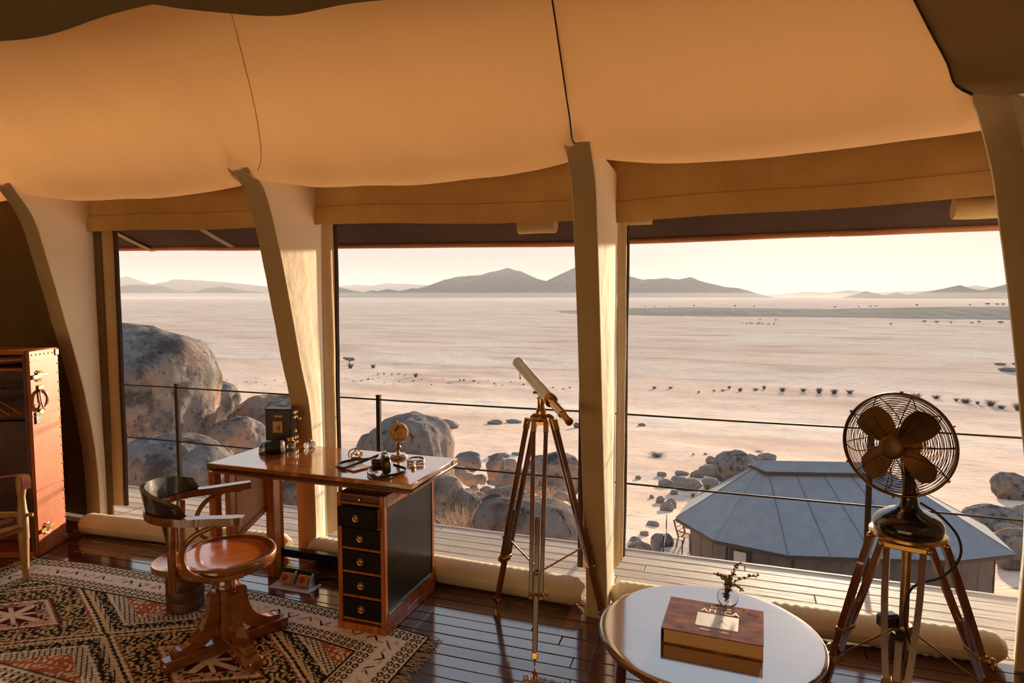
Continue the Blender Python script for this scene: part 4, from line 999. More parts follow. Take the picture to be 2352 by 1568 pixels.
# corner of a second rug at the very bottom of the picture
fr = MB(); rnd_ = random.Random(8)
c2_ = at_z(1250, 1566, 0)
r2 = thing('rug_corner', c2_, 'fringed end of a second rug below the telescope', 'rug')
part('pile', MB().box((c2_.x + .03, c2_.y - .45, .004), (.24, .86, .008), None, .002), mat('rust_weave', (.30, .09, .04), .95, c2=(.05, .04, .035), scale=40, lo=.45, hi=.55), r2)
for i in range(46):
    x = c2_.x - .09 + .24 * i / 45; fr.tube([(x, c2_.y - .025, .006), (x + rnd_.uniform(-.01, .01), c2_.y + .0, .009), (x + rnd_.uniform(-.02, .02), c2_.y + rnd_.uniform(.01, .03), .003)], .0018, 4)
f_ = part('fringe', fr, M['fringe'], r2); f_['kind'] = 'stuff'

# ------------------------------------------------------------------ writing desk
DX0, DX1, DY0, DY1, DT = -2.742, -1.485, 2.815, 3.362, .76
dsk = thing('writing_desk', ((DX0 + DX1) / 2, (DY0 + DY1) / 2, 0), 'mahogany pedestal writing desk with black drawers and brass pulls', 'desk')
mx_, my_ = (DX0 + DX1) / 2, (DY0 + DY1) / 2
tp = part('desk_top', MB().box((mx_, my_, DT - .013), (DX1 - DX0, DY1 - DY0, .026), None, .004), M['mahog'], dsk)
part('edge_moulding', MB().box((mx_, my_, DT - .0335), (DX1 - DX0 + .012, DY1 - DY0 + .012, .015), None, .005), M['darkwood'], tp)
part('under_frame', MB().box((mx_, my_, DT - .049), (DX1 - DX0 - .03, DY1 - DY0 - .03, .016)), M['mahogv'], tp)
for (cx, cy, sx, sy) in ((DX1, DY0, -1, 1), (DX0, DY0, 1, 1), (DX1, DY1, -1, -1)):
    mb = MB().box((cx + sx * .03, cy - sy * .0015, DT - .013), (.066, .004, .024), None, .001).box((cx - sx * .0015, cy + sy * .03, DT - .013), (.004, .066, .024), None, .001)
    part('brass_corner', mb, M['brassd'], tp, label='brass corner strap')
PX0, PX1, PY0, PY1, PT = -1.868, -1.600, 2.748, 3.300, DT - .056
ped = part('pedestal', MB().box(((PX0 + PX1) / 2, (PY0 + PY1) / 2 + .006, PT / 2 + .01), (PX1 - PX0 - .016, PY1 - PY0 - .014, PT - .02)), M['blackpanel'], dsk, smooth=False)
for (x, y) in ((PX0 + .0125, PY0 + .012), (PX1 - .0125, PY0 + .012), (PX0 + .0125, PY1 - .012), (PX1 - .0125, PY1 - .012)):
    part('stile', MB().box((x, y, PT / 2), (.026, .026, PT), None, .002), M['mahogv'], ped)
zs = [.655, .540, .425, .304, .180, .060]
for z in zs + [PT - .012]: part('drawer_rail', MB().box(((PX0 + PX1) / 2, PY0 + .013, z), (PX1 - PX0 - .05, .022, .014), None, .002), M['mahogv'], ped)
part('plinth', MB().box(((PX0 + PX1) / 2, (PY0 + PY1) / 2 - .003, .022), (PX1 - PX0 + .012, PY1 - PY0 + .012, .044), None, .004), M['mahogv'], ped)
for z, nm in ((.075, 'side_rail'), (PT - .03, 'side_rail')): part(nm, MB().box((PX1 - .008, (PY0 + PY1) / 2, z), (.020, PY1 - PY0 - .05, .06), None, .002), M['mahogv'], ped)
part('side_panel', MB().box((PX1 - .010, (PY0 + PY1) / 2, PT / 2), (.012, PY1 - PY0 - .05, PT - .10)), M['blackpanel'], ped, smooth=False)
part('panel_bead', MB().bar((PX1 + .001, PY0 + .03, .106), (PX1 + .001, PY1 - .03, .106), .006, .006), M['chrome'], ped)
part('writing_slide', MB().box(((PX0 + PX1) / 2, PY0 + .010, .682), (PX1 - PX0 - .056, .018, .030), None, .002), M['darkwood'], ped)
part('slide_knob', MB().lathe([(.0, -.012), (.007, -.011), (.008, -.006), (.004, -.001), (.004, .004)], ((PX0 + PX1) / 2 + .002, PY0 - .004, .680), (0, 1, 0), 12), M['brass'], ped)
for i in range(5):
    zt, zb = zs[i] - .009, zs[i + 1] + .009
    out = .040 if i == 0 else .004
    dr = part('drawer', MB().box(((PX0 + PX1) / 2, PY0 + .012 - out, (zt + zb) / 2), (PX1 - PX0 - .054, .022, zt - zb), None, .002), M['drawerblk'], dsk)
    if i == 0: part('drawer_side', MB().box((PX1 - .0305, PY0 + .018, (zt + zb) / 2), (.006, .052, zt - zb - .012)), M['bone'], dr, smooth=False)
    yk = PY0 + .001 - out; xk = (PX0 + PX1) / 2 - .002
    part('pull', MB().lathe([(.0, .004), (.019, .004), (.020, .001), (.017, -.003), (.012, -.002), (.010, -.005), (.005, -.006), (.004, -.002), (.0, -.002)], (xk, yk - .003, (zt + zb) / 2), (0, 1, 0), 20), M['brassd'], dr, label='round brass ring pull')
# left support: two front posts, rear leg, panel between them
LX = -2.655
part('leg', MB().box((LX - .085, DY0 + .045, .352), (.045, .05, .705), None, .003), M['mahogv'], dsk)
part('leg', MB().box((LX + .012, DY0 + .055, .352), (.034, .05, .705), None, .003), M['mahogv'], dsk)
part('leg', MB().box((LX + .055, 3.165, .352), (.058, .058, .705), None, .003), M['mahogv'], dsk)
part('leg', MB().box((LX - .03, DY1 - .05, .352), (.05, .05, .705), None, .003), M['mahogv'], dsk)
part('end_panel', MB().prism([(LX + .02, DY0 + .08, .33), (LX + .02, 3.14, .42), (LX + .02, 3.14, .70), (LX + .02, DY0 + .08, .70)], (.014, 0, 0)), M['tanpanel'], dsk, smooth=False, label='tan end panel between the left legs')
part('panel_rail', MB().bar((LX + .030, DY0 + .08, .335), (LX + .030, 3.14, .425), .024, .03), M['mahogv'], dsk)
part('foot_rail', MB().box((-2.26, 3.315, .085), (.80, .05, .05), None, .004), M['blackpanel'], dsk)

# ------------------------------------------------------------------ things on the desk
def on_desk(px, py): return at_z(px, py, DT)
# block calendar
cb = Vector((-2.625, 3.290, DT)); ca = math.radians(12)   # front looks along -y of the local frame
cal = thing('calendar_box', cb, 'dark wooden block calendar showing a figure 4', 'calendar', rz=ca - math.radians(0))
CW, CD, CH = .168, .075, .232
part('case', MB().box((0, 0, CH / 2), (CW, CD, CH), None, .004), M['calbox'], cal, True)
part('lid', MB().box((0, 0, CH + .002), (CW + .006, CD + .006, .006), None, .002), M['calbox'], cal, True)
part('day_window', MB().box((-.004, -CD / 2 - .001, .128), (.068, .004, .078)), M['ink'], cal, True, smooth=False)
part('day_card', MB().box((-.002, -CD / 2 - .0035, .126), (.060, .003, .070)), M['calface'], cal, True, smooth=False)
part('month_window', MB().box((.004, -CD / 2 - .001, .192), (.060, .004, .020)), M['ink'], cal, True, smooth=False)
part('month_card', MB().box((.006, -CD / 2 - .0035, .192), (.050, .003, .012)), M['calface'], cal, True, smooth=False)
part('lower_window', MB().box((.004, -CD / 2 - .001, .05), (.056, .003, .018)), M['ink'], cal, True, smooth=False)
for z in (.215, .185, .10, .06, .03):
    for yk in ((-.018,) if z == .10 else (-.026, .002)):
        part('knob', MB().lathe([(.004, 0), (.004, .010), (.009, .012), (.010, .017), (.007, .021), (0, .022)], (CW / 2, yk, z), (1, 0, 0), 12), M['bone'], cal, True)
part('side_arm', MB().tube([(CW / 2, .01, .172), (CW / 2 + .03, .0, .172)], .005, 8).ellipsoid((CW / 2 + .034, .0, .172), (.010, .010, .010), 10, 8), M['brass'], cal, True)
def text_mesh(body, size, m, parent, loc, rot, name, ext=.0006):
    cu = bpy.data.curves.new(name, 'FONT'); cu.body = body; cu.size = size; cu.align_x = 'CENTER'; cu.align_y = 'CENTER'; cu.extrude = ext; cu.resolution_u = 4
    tmp = bpy.data.objects.new(name, cu); COL.objects.link(tmp)
    dg = bpy.context.evaluated_depsgraph_get(); dg.update()
    me = bpy.data.meshes.new_from_object(tmp.evaluated_get(dg)); bpy.data.objects.remove(tmp); bpy.data.curves.remove(cu)
    me.materials.clear(); o = link(name, me, m, parent); o.location = loc; o.rotation_euler = rot; return o
text_mesh('4', .055, M['ink'], cal, (-.002 + .006, -CD / 2 - .0055, .118), (math.pi / 2, 0, 0), 'day_figure')
# goggles
gc = on_desk(622, 1040) + Vector((0, .01, 0))
gg = thing('goggles', gc, 'dark goggles with one blue tinted lens before the calendar', 'goggles', rz=math.radians(30))
part('leather_cup', MB().lathe([(0, -.034), (.020, -.034), (.0235, -.028), (.0235, .026), (.019, .034), (0, .034)], (.012, -.012, .0235), (1, .1, 0), 20), M['black'], gg, True)
part('rim', MB().lathe([(.0236, .022), (.0252, .024), (.0252, .031), (.020, .036)], (.012, -.012, .0235), (1, .1, 0), 20), M['steel'], gg, True)
part('lens', MB().lathe([(.030, 0), (.029, .006), (.025, .013), (.016, .020), (.006, .0235), (0, .024)], (-.022, .028, .018), (-.35, .1, .9), 20), M['blueglass'], gg, True, label='blue tinted domed lens')
part('lens_ring', MB().lathe([(.0305, -.006), (.033, -.004), (.033, .002), (.0305, .003)], (-.022, .028, .018), (-.35, .1, .9), 20), M['steel'], gg, True)
part('bridge', MB().tube([(-.045, .0, .006), (-.040, -.015, .008), (-.02, -.02, .012)], .003, 6), M['steel'], gg, True)
gg.scale = (1.55, 1.55, 1.55)
def inkwell(c, s_, h, label, lid):
    t = thing('inkwell', c, label, 'inkwell', rz=math.radians(20))
    part('bottle', MB().box((0, 0, h * .5), (s_, s_, h), None, s_ * .16).box((0, 0, h * .99), (s_ * .62, s_ * .62, h * .10), None, .002), M['glass'], t, True)
    part('ink_pool', MB().lathe([(0, h * .25), (s_ * .22, h * .27), (s_ * .26, h * .5), (s_ * .18, h * .7), (0, h * .72)], (0, 0, 0), n=16), M['glass'], t, True)
    if lid: part('brass_lid', MB().lathe([(s_ * .30, h * 1.02), (s_ * .36, h * 1.06), (s_ * .34, h * 1.22), (s_ * .40, h * 1.27), (s_ * .38, h * 1.38), (s_ * .15, h * 1.46), (0, h * 1.47)], n=20), M['brass'], t, True)
    else: part('stopper', MB().lathe([(s_ * .2, h * 1.02), (s_ * .24, h * 1.1), (s_ * .22, h * 1.3), (s_ * .26, h * 1.36), (s_ * .12, h * 1.5), (0, h * 1.52)], n=16), M['brassd'], t, True)
inkwell(on_desk(666, 1034), .060, .058, 'cut glass inkwell with a brass lid beside the calendar', True)
inkwell(on_desk(711, 1028), .058, .036, 'low square glass inkwell at the back of the desk', False)
# brass sextant
sc_ = on_desk(818, 1054)
sx_ = thing('brass_sextant', sc_, 'small pale brass sextant standing on the desk', 'sextant', rz=math.radians(25))
part('arc', MB().tube([(math.cos(a) * .034 - .008, 0, math.sin(a) * .034 + .026) for a in np.linspace(-.5, 3.65, 24)], .0034, 8), M['brass'], sx_, True)
part('frame_bar', MB().tube([(-.036, 0, .012), (.0, 0, .055)], .003, 8).tube([(-.008, 0, .06), (.02, 0, .012)], .003, 8).tube([(-.03, 0, .03), (.02, 0, .03)], .0028, 8), M['brass'], sx_, True)
part('sight_tube', MB().tube([(.004, -.02, .03), (.010, .024, .030)], .0075, 12), M['brass'], sx_, True)
part('foot', MB().tube([(-.03, -.018, .004), (.032, -.018, .004)], .004, 8).tube([(-.03, .018, .004), (.032, .018, .004)], .004, 8), M['brass'], sx_, True)
part('upright', MB().tube([(.028, -.018, .004), (.026, 0, .03)], .003, 8).tube([(-.028, .018, .004), (-.026, 0, .02)], .003, 8).box((.03, 0, .03), (.016, .02, .024), None, .003), M['brass'], sx_, True)
# notebook
nb = thing('notebook', on_desk(812, 1073), 'thin brown notebook lying under the camera strap', 'notebook', rz=math.radians(-22))
part('cover', MB().box((0, 0, .002), (.165, .12, .004), None, .001), M['leatherr'], nb, True)
part('pages', MB().box((.001, 0, .0065), (.158, .114, .005), None, .001), M['plate'], nb, True)
# camera with strap
kc = on_desk(886, 1086)
kz = math.radians(126)
kam = thing('film_camera', kc, 'black vintage film camera with lens and leather strap', 'camera', rz=kz)
part('body', MB().box((0, 0, .047), (.125, .042, .078), None, .010), M['black'], kam, True)
part('top_plate', MB().box((0, 0, .089), (.118, .038, .012), None, .004).box((-.01, 0, .097), (.04, .03, .01), None, .003), M['black'], kam, True)
part('lens_barrel', MB().lathe([(.026, 0), (.031, .004), (.031, .024), (.0335, .028), (.0335, .046), (.030, .050), (.024, .050), (.022, .040)], (.006, .020, .046), (0, 1, 0), 24), M['fanblk'], kam, True)
part('lens_glass', MB().lathe([(.0225, .041), (.012, .044), (0, .045)], (.006, .020, .046), (0, 1, 0), 20), M['glass'], kam, True)
part('lens_ring', MB().lathe([(.0315, .001), (.0345, .002), (.0345, .006), (.0315, .007)], (.006, .020, .046), (0, 1, 0), 24), M['brass'], kam, True)
for kx in (-.048, .044): part('dial', MB().lathe([(.010, 0), (.011, .002), (.011, .008), (.009, .010), (0, .010)], (kx, 0, .095), (0, 0, 1), 14), M['chrome'], kam, True)
part('strap_lug', MB().box((-.064, 0, .06), (.006, .014, .03), None, .002), M['brass'], kam, True)
def ribbon(pts, w, m, root, name='strap', closed=False):
    P = crom(pts, 8)
    part(name, MB().grid([[p - Vector((0, 0, w / 2)), p + Vector((0, 0, w / 2))] for p in P]).thick(.0022), m, root)
w_ = lambda px, py, dz=.008: on_desk(px, py) + Vector((0, 0, dz))
ribbon([w_(868, 1066, .045), w_(845, 1066, .030), w_(815, 1062, .016), w_(785, 1066, .010), w_(776, 1074, .009), w_(790, 1079, .009), w_(815, 1073, .016), w_(845, 1066, .026), w_(870, 1061, .04)], .014, M['black'], kam)
ribbon([w_(903, 1080, .03), w_(918, 1078, .016), w_(931, 1080, .010), w_(932, 1086, .009), w_(915, 1092, .009), w_(895, 1096, .009), w_(870, 1100, .009), w_(850, 1096, .009), w_(843, 1088, .010), w_(850, 1082, .016), w_(862, 1078, .03)], .014, M['black'], kam)
# desk globe
gl0 = on_desk(915, 1050)
glb = thing('desk_globe', gl0, 'small antique terrestrial globe on a turned stand', 'globe')
gcn = Vector((gl0.x + .005, gl0.y, gl0.z + .146))
part('stand_base', MB().lathe([(0, 0), (.050, 0), (.052, .006), (.048, .014), (.042, .016), (.040, .021), (.030, .023), (0, .024)], gl0, n=28), M['mahog'], glb)
part('stand_column', MB().lathe([(.012, .022), (.008, .030), (.006, .040), (.015, .052), (.017, .060), (.010, .070), (.012, .076), (.006, .080), (.006, .09)], gl0, n=16), M['brassd'], glb)
gm = layered('antique_map_paper', [(.52, .27, .09), (.66, .44, .22), (.10, .045, .02)], [(55, .46, .56), (30, .50, .515)], .35, .02, 40, .001)
for nd_ in gm.node_tree.nodes:
    if nd_.type == 'MAP_RANGE' and abs(nd_.inputs['From Min'].default_value - .50) < 1e-3: nd_.inputs['From Max'].default_value = .62
part('sphere', MB().ellipsoid(gcn, (.0545, .0545, .0545), 32, 20), gm, glb)
part('axis_pin', MB().tube([gcn + Vector((-.006, 0, .052)), gcn + Vector((-.008, 0, .068))], .003, 8).tube([gcn + Vector((.003, 0, -.066)), gcn + Vector((.001, 0, -.05))], .004, 8), M['brass'], glb)
part('meridian_hook', MB().tube(crom([gcn + Vector((-.006, 0, -.066)), gcn + Vector((.018, 0, -.066)), gcn + Vector((.026, 0, -.060)), gcn + Vector((.024, 0, -.054))], 4), .002, 6), M['brassd'], glb)
# magnifying glass propped flat
mg0 = on_desk(948, 1068)
mgn = thing('magnifying_glass', mg0, 'brass magnifying glass with a pale handle near the desk corner', 'magnifier')
mc = mg0 + Vector((.0, .035, .022)); mr = .046
ring = [mc + Vector((math.cos(a) * mr, math.sin(a) * mr, .004 * math.sin(a))) for a in np.linspace(0, 2 * math.pi, 40)[:-1]]
part('rim', MB().tube(ring, .0042, 8, closed=True), M['brass'], mgn)
part('lower_rim', MB().tube([p - Vector((0, 0, .012)) for p in ring], .0034, 8, closed=True), M['brassd'], mgn)
part('lens', MB().lathe([(0, .004), (.02, .0032), (.044, .0005), (.044, -.0005), (.02, -.0032), (0, -.004)], mc, (0, 0, 1), 32), M['glass'], mgn)
hd = Vector((.34, -.94, 0)).normalized()
part('handle', MB().lathe([(.0, 0), (.007, .001), (.0105, .012), (.0095, .03), (.012, .05), (.011, .062), (.0, .066)], mc + hd * (mr + .004) - Vector((0, 0, .006)), hd + Vector((0, 0, -.12)), 16), M['bone'], mgn)
part('ferrule', MB().lathe([(.006, 0), (.009, .002), (.009, .012), (.0, .013)], mc + hd * mr - Vector((0, 0, .004)), hd, 14), M['brass'], mgn)
part('support', MB().tube([mc + Vector((-.034, -.02, -.012)), mg0 + Vector((-.034, .012, .001))], .003, 6), M['brassd'], mgn)
part('support', MB().tube([mc + Vector((.034, .02, -.012)), mg0 + Vector((.034, .056, .001))], .003, 6), M['brassd'], mgn)

# ------------------------------------------------------------------ swivel armchair
CHC = Vector((-2.255, 2.405, 0.0085)); cha = math.radians(38)
chair = thing('swivel_armchair', CHC, 'bentwood swivel armchair with a round polished seat and dark curved back', 'chair', rz=cha)
# base cross, feet at 66 and 156 degrees in world
for aw_ in (66, 246, 156, 336):
    a = math.radians(aw_) - cha; d = Vector((math.cos(a), math.sin(a), 0)); s_ = Vector((-d.y, d.x, 0))
    ft = part('foot', MB().bar(d * .02 + Vector((0, 0, .032)), d * .295 + Vector((0, 0, .028)), .062, .056, (0, 0, 1), .006), M['bentwood'], chair, True)
    pr = crom([d * .040 + Vector((0, 0, .30)), d * .085 + Vector((0, 0, .285)), d * .092 + Vector((0, 0, .22)), d * .125 + Vector((0, 0, .14)), d * .19 + Vector((0, 0, .092)), d * .245 + Vector((0, 0, .082)), d * .252 + Vector((0, 0, .06))], 5)
    pin = crom([d * .040 + Vector((0, 0, .30)), d * .040 + Vector((0, 0, .25)), d * .045 + Vector((0, 0, .18)), d * .075 + Vector((0, 0, .10)), d * .13 + Vector((0, 0, .062)), d * .20 + Vector((0, 0, .058)), d * .252 + Vector((0, 0, .058))], 5)
    t_ = .023; mb = MB(); nn = len(pr)
    V = [p + s_ * t_ for p in pr] + [p - s_ * t_ for p in pr] + [p + s_ * t_ for p in pin] + [p - s_ * t_ for p in pin]; Fc = []
    for i in range(nn - 1): Fc += [(i, i + 1, nn + i + 1, nn + i), (2 * nn + i, 3 * nn + i, 3 * nn + i + 1, 2 * nn + i + 1), (i, 2 * nn + i, 2 * nn + i + 1, i + 1), (nn + i, nn + i + 1, 3 * nn + i + 1, 3 * nn + i)]
    Fc += [(0, nn, 3 * nn, 2 * nn), (nn - 1, 3 * nn - 1, 4 * nn - 1, 2 * nn - 1)]
    part('scroll_bracket', mb.add(V, Fc), M['bentwood'], chair, True)
part('column', MB().lathe([(.040, .02), (.044, .06), (.044, .30), (.050, .305), (.050, .315), (.046, .32), (.046, .368), (.050, .372), (.050, .380), (.046, .385), (.046, .425), (.075, .43)], n=20), M['bentwood'], chair, True)
SZ, SR = .462, .228
st = part('seat', MB().lathe([(0, SZ - .020), (.06, SZ - .019), (.13, SZ - .014), (.165, SZ - .006), (SR - .045, SZ + .0015), (SR - .036, SZ + .003)], n=48), M['seatw'], chair, True, angle=60)
part('seat_rim', MB().lathe([(SR - .046, SZ - .03), (SR - .045, SZ + .003), (SR - .040, SZ + .006), (SR - .030, SZ + .004), (SR - .018, SZ + .010), (SR - .006, SZ + .010), (SR, SZ + .004), (SR, SZ - .035), (SR - .008, SZ - .042), (SR - .046, SZ - .038)], n=56), M['bentwood'], st, True, angle=50)
part('seat_plate', MB().lathe([(0, SZ - .045), (SR - .05, SZ - .045), (SR - .05, SZ - .034), (0, SZ - .03)], n=32), M['darkwood'], st, True)
# back and arms: U of flat bent wood, splayed, rising at the back
AZ = .705
def u_path(k=26):
    P = []
    for t in np.linspace(0, 1, k):
        if t < .3: q = t / .3; P.append(Vector((.105 - .185 * q, .275 - .045 * q, AZ)))
        elif t > .7: q = (1 - t) / .3; P.append(Vector((.105 - .185 * q, -.275 + .045 * q, AZ)))
        else: a = math.pi / 2 + (t - .3) / .4 * math.pi; P.append(Vector((-.08 + .235 * math.cos(a) * .98, .23 * math.sin(a), AZ)))
    return P
U_ = u_path(41); mb = MB(); V = []; Fc = []
for i, p in enumerate(U_):
    a_ = U_[max(i - 1, 0)]; b_ = U_[min(i + 1, 40)]; t = (b_ - a_).normalized(); o_ = Vector((-t.y, t.x, 0)) * -1
    e = min(i, 40 - i) / 40; wd = .032 if e > .04 else .026; wd = wd if e < .33 else .022
    V += [p - o_ * wd * .5 + Vector((0, 0, .017)), p + o_ * wd + Vector((0, 0, .017)), p + o_ * wd + Vector((0, 0, -.017)), p - o_ * wd * .5 + Vector((0, 0, -.017))]
for i in range(40):
    for k in range(4): Fc.append((i * 4 + k, i * 4 + (k + 1) % 4, (i + 1) * 4 + (k + 1) % 4, (i + 1) * 4 + k))
Fc += [(0, 1, 2, 3), (163, 162, 161, 160)]
arms = part('arm_bow', mb.add(V, Fc), M['bentwood'], chair, True, angle=50)
rows = []
for q in np.linspace(0, 1, 25):
    a = math.pi / 2 + math.radians(14) + q * math.radians(152); hgt = .098 * (math.sin(math.pi * q) ** .35) if 0 < q < 1 else 0.0
    base = Vector((-.08 + .232 * math.cos(a), .226 * math.sin(a), AZ + .015)); outd = Vector((math.cos(a), math.sin(a), 0))
    rows.append([base + outd * (.012 + .018 * s_) + Vector((0, 0, (hgt + .004) * s_)) for s_ in np.linspace(0, 1, 7)])
part('backrest', MB().grid(rows).thick(.020), M['darkback'], chair, True, angle=50, label='dark curved back rail')
# uprights and hoops
for sy in (-1, 1):
    part('back_upright', MB().tube([Vector((-.20, sy * .135, AZ - .01)), Vector((-.205, sy * .135, .55)), Vector((-.205, sy * .13, .36))], [.016, .016, .014], 10, flat=(1, 1.2)), M['bentwood'], chair, True)
    hp = crom([Vector((.06, sy * .262, AZ - .016)), Vector((-.02, sy * .268, AZ - .02)), Vector((-.11, sy * .258, .64)), Vector((-.15, sy * .235, .56)), Vector((-.125, sy * .235, .48)), Vector((-.04, sy * .240, .437)), Vector((.09, sy * .215, .432))], 6)
    part('arm_hoop', MB().tube(hp, .0115, 10), M['bentwood'], chair, True)
part('back_spindle', MB().tube([Vector((-.292, .12, AZ + .0)), Vector((-.27, .13, .55)), Vector((-.235, .10, .38))], [.015, .010, .006], 8), M['darkback'], chair, True)
part('screw_cap', MB().ellipsoid((.02, -.226, .43), (.012, .008, .012), 10, 8), M['chrome'], chair, True)

# ------------------------------------------------------------------ low round stool behind the chair
stc = Vector((-2.775, 2.662, .008))
stl = thing('round_stool', stc, 'low drum stool with a round dished top behind the swivel armchair', 'stool')
part('stool_top', MB().lathe([(0, .252), (.13, .250), (.142, .256), (.156, .262), (.160, .258), (.160, .235), (.150, .225), (.09, .22)], stc, n=40), M['bentwood'], stl)
part('drum', MB().lathe([(.088, .0), (.094, .006), (.094, .05), (.091, .055), (.094, .06), (.094, .11), (.091, .115), (.094, .12), (.094, .17), (.091, .175), (.094, .18), (.092, .225)], stc, n=28), M['leatherd'], stl)

# ------------------------------------------------------------------ pop up floor sockets and cable
fs = thing('floor_socket', (-2.38, 3.09, .001), 'pop up floor socket box with two copper outlets under the desk', 'socket')
part('frame', MB().box((-2.385, 3.075, .003), (.275, .125, .006), None, .002), M['steel'], fs)
for sx in (-2.445, -2.33):
    nrm = Vector((-.08, -.80, .60)).normalized(); R = Matrix.Rotation(math.radians(-53), 3, 'X')
    pl = part('outlet', MB().box((sx, 3.078, .040), (.078, .062, .014), Matrix.Rotation(math.radians(52), 3, 'X'), .003), M['copperpl'], fs)
    ax_ = Vector((0, -math.sin(math.radians(52)), math.cos(math.radians(52)))); cc = Vector((sx, 3.078, .040)) + ax_ * .007
    part('well', MB().lathe([(.019, .0012), (.018, -.006), (0, -.006), ], cc + Vector((-.006, 0, 0)), ax_, 18), M['leather'], pl)
    for dx in (-.014, .004): part('pin_hole', MB().lathe([(.0032, .0016), (0, .0018)], cc + Vector((dx, 0, .0)) + ax_ * -.0045, ax_, 8), M['ink'], pl)
    part('hood', MB().prism([(sx + .042, 3.125, .004), (sx + .042, 3.062, .012), (sx + .042, 3.100, .072), (sx + .042, 3.118, .072)], (.006, 0, 0)), M['steel'], fs, smooth=False)
part('back_flap', MB().box((-2.385, 3.128, .040), (.25, .006, .075), None, .001), M['rubber'], fs)
single('floor_cable', MB().tube(crom([(-2.36, 3.19, .008), (-2.30, 3.20, .009), (-2.22, 3.225, .010), (-2.14, 3.215, .010), (-2.05, 3.23, .010), (-1.9, 3.24, .010)], 6), .007, 8), M['rubber'], 'black cable and plug lying under the back of the desk', 'cable')
# ------------------------------------------------------------------ brass telescope on a wooden tripod
TH = Vector((-.900, 3.07, 0)); HZ = 1.078
tel = thing('telescope', (TH.x, TH.y, 0), 'nickel and brass telescope on a wooden tripod', 'telescope')
feet = [Vector((-1.190, 3.205, 0)), Vector((-.828, 2.735, 0)), Vector((-.612, 3.255, 0))]
part('tripod_head', MB().lathe([(0, -.022), (.030, -.022), (.034, -.012), (.030, 0), (.018, .006), (.022, .012), (.026, .030), (.020, .052), (.017, .058), (.0165, .095), (.021, .098), (.021, .104), (.012, .108), (.010, .135), (0, .136)], (TH.x, TH.y, HZ), n=24), M['brass'], tel)
for i, ft in enumerate(feet):
    d = Vector((ft.x - TH.x, ft.y - TH.y, 0)).normalized(); s_ = Vector((-d.y, d.x, 0))
    hip = Vector((TH.x, TH.y, HZ - .012)) + d * .062
    part('hinge_arm', MB().tube(crom([Vector((TH.x, TH.y, HZ + .006)) + d * .015, Vector((TH.x, TH.y, HZ + .012)) + d * .04, hip + Vector((0, 0, .010))], 4), .010, 8).bar(hip - s_ * .036, hip + s_ * .036, .016, .016), M['brass'], tel)
    lg = Vector((ft.x, ft.y, .006)); dn = (lg - hip)
    mid = hip + dn * .74
    for q in (-1, 1):
        a = hip + s_ * q * .030 + dn * .02; b = mid + s_ * q * .024
        r_ = part('upper_rail', MB().bar(a, b, .022, .020, s_, .003), M['tripodw'], tel)
        part('brass_cap', MB().bar(a - dn * .03, a + dn * .022, .026, .024, s_, .003), M['brass'], r_)
    top_in = hip + dn * (.40 if i == 1 else .46)
    part('lower_leg', MB().bar(top_in, lg + dn * -.035, .024, .030 if i == 1 else .026, d, .003), M['tripodw'], tel)
    part('foot_tip', MB().bar(lg - dn * .055, lg - dn * .028, .027, .034, d, .003).tube([lg - dn * .03, lg], [.007, .003], 8), M['brass'], tel)
    cl = hip + dn * .715
    part('leg_clamp', MB().box(cl, (.070, .036, .018), Matrix((s_, d, Vector((0, 0, 1)))).transposed(), .003).tube([cl + s_ * .033, cl + s_ * .05], .005, 8).tube([cl + s_ * .051 + Vector((0, 0, -.010)), cl + s_ * .051 + Vector((0, 0, .010))], .004, 6), M['brass'], tel)
    ctr = Vector((TH.x, TH.y, .30)); on = hip + dn * .62
    part('spreader', MB().tube([ctr, ctr.lerp(on, .55), on], [.005, .0045, .005], 8), M['brass'], tel)
    part('wing_screw', MB().tube([on, on + d * .03], .006, 8).ellipsoid(on + d * .036, (.010, .010, .010), 10, 8), M['brassd'], tel)
part('spreader_hub', MB().lathe([(0, -.012), (.02, -.012), (.022, 0), (.02, .012), (0, .012)], (TH.x, TH.y, .30), n=16), M['brass'], tel)
Eye = at_y(1309, 970, 2.865); Obj = at_y(1189, 832, 3.30); ax = (Obj - Eye).normalized(); TL = (Obj - Eye).length
part('main_tube', MB().lathe([(.0285, .215), (.0285, TL - .03), (.030, TL - .028), (.030, TL), (.027, TL), (.026, TL - .03)], Eye, ax, 36), M['nickel'], tel)
part('objective_lens', MB().lathe([(.026, TL - .02), (.012, TL - .016), (0, TL - .015)], Eye, ax, 24), M['glass'], tel)
part('brass_collar', MB().lathe([(.020, .195), (.0315, .196), (.0325, .205), (.0325, .222), (.029, .226)], Eye, ax, 32), M['brass'], tel)
part('draw_tube', MB().lathe([(.0195, .075), (.0215, .076), (.0215, .088), (.0198, .090), (.0198, .197)], Eye, ax, 28), M['chrome'], tel)
part('eyepiece', MB().lathe([(.0, .006), (.006, .006), (.007, .0), (.0175, .0), (.0185, .004), (.0185, .014), (.0150, .018), (.0165, .078)], Eye, ax, 28), M['brass'], tel)
part('eye_hole', MB().lathe([(.0062, -.0008), (0, -.0008)], Eye, ax, 14), M['ink'], tel)
part('focus_knob', MB().tube([Eye + ax * .16 + Vector((.02, -.005, -.012)), Eye + ax * .16 + Vector((.036, -.012, -.02))], [.006, .010], 10), M['brass'], tel)
sad = Eye + ax * ((Vector((TH.x, TH.y, 0)) - Vector((Eye.x, Eye.y, 0))).length / Vector((ax.x, ax.y, 0)).length)
part('saddle', MB().tube([Vector((TH.x, TH.y, HZ + .13)), Vector((sad.x, sad.y, sad.z - .03))], [.011, .014], 12).bar(sad - ax * .05 + Vector((0, 0, -.030)), sad + ax * .05 + Vector((0, 0, -.030)), .024, .010), M['brass'], tel)
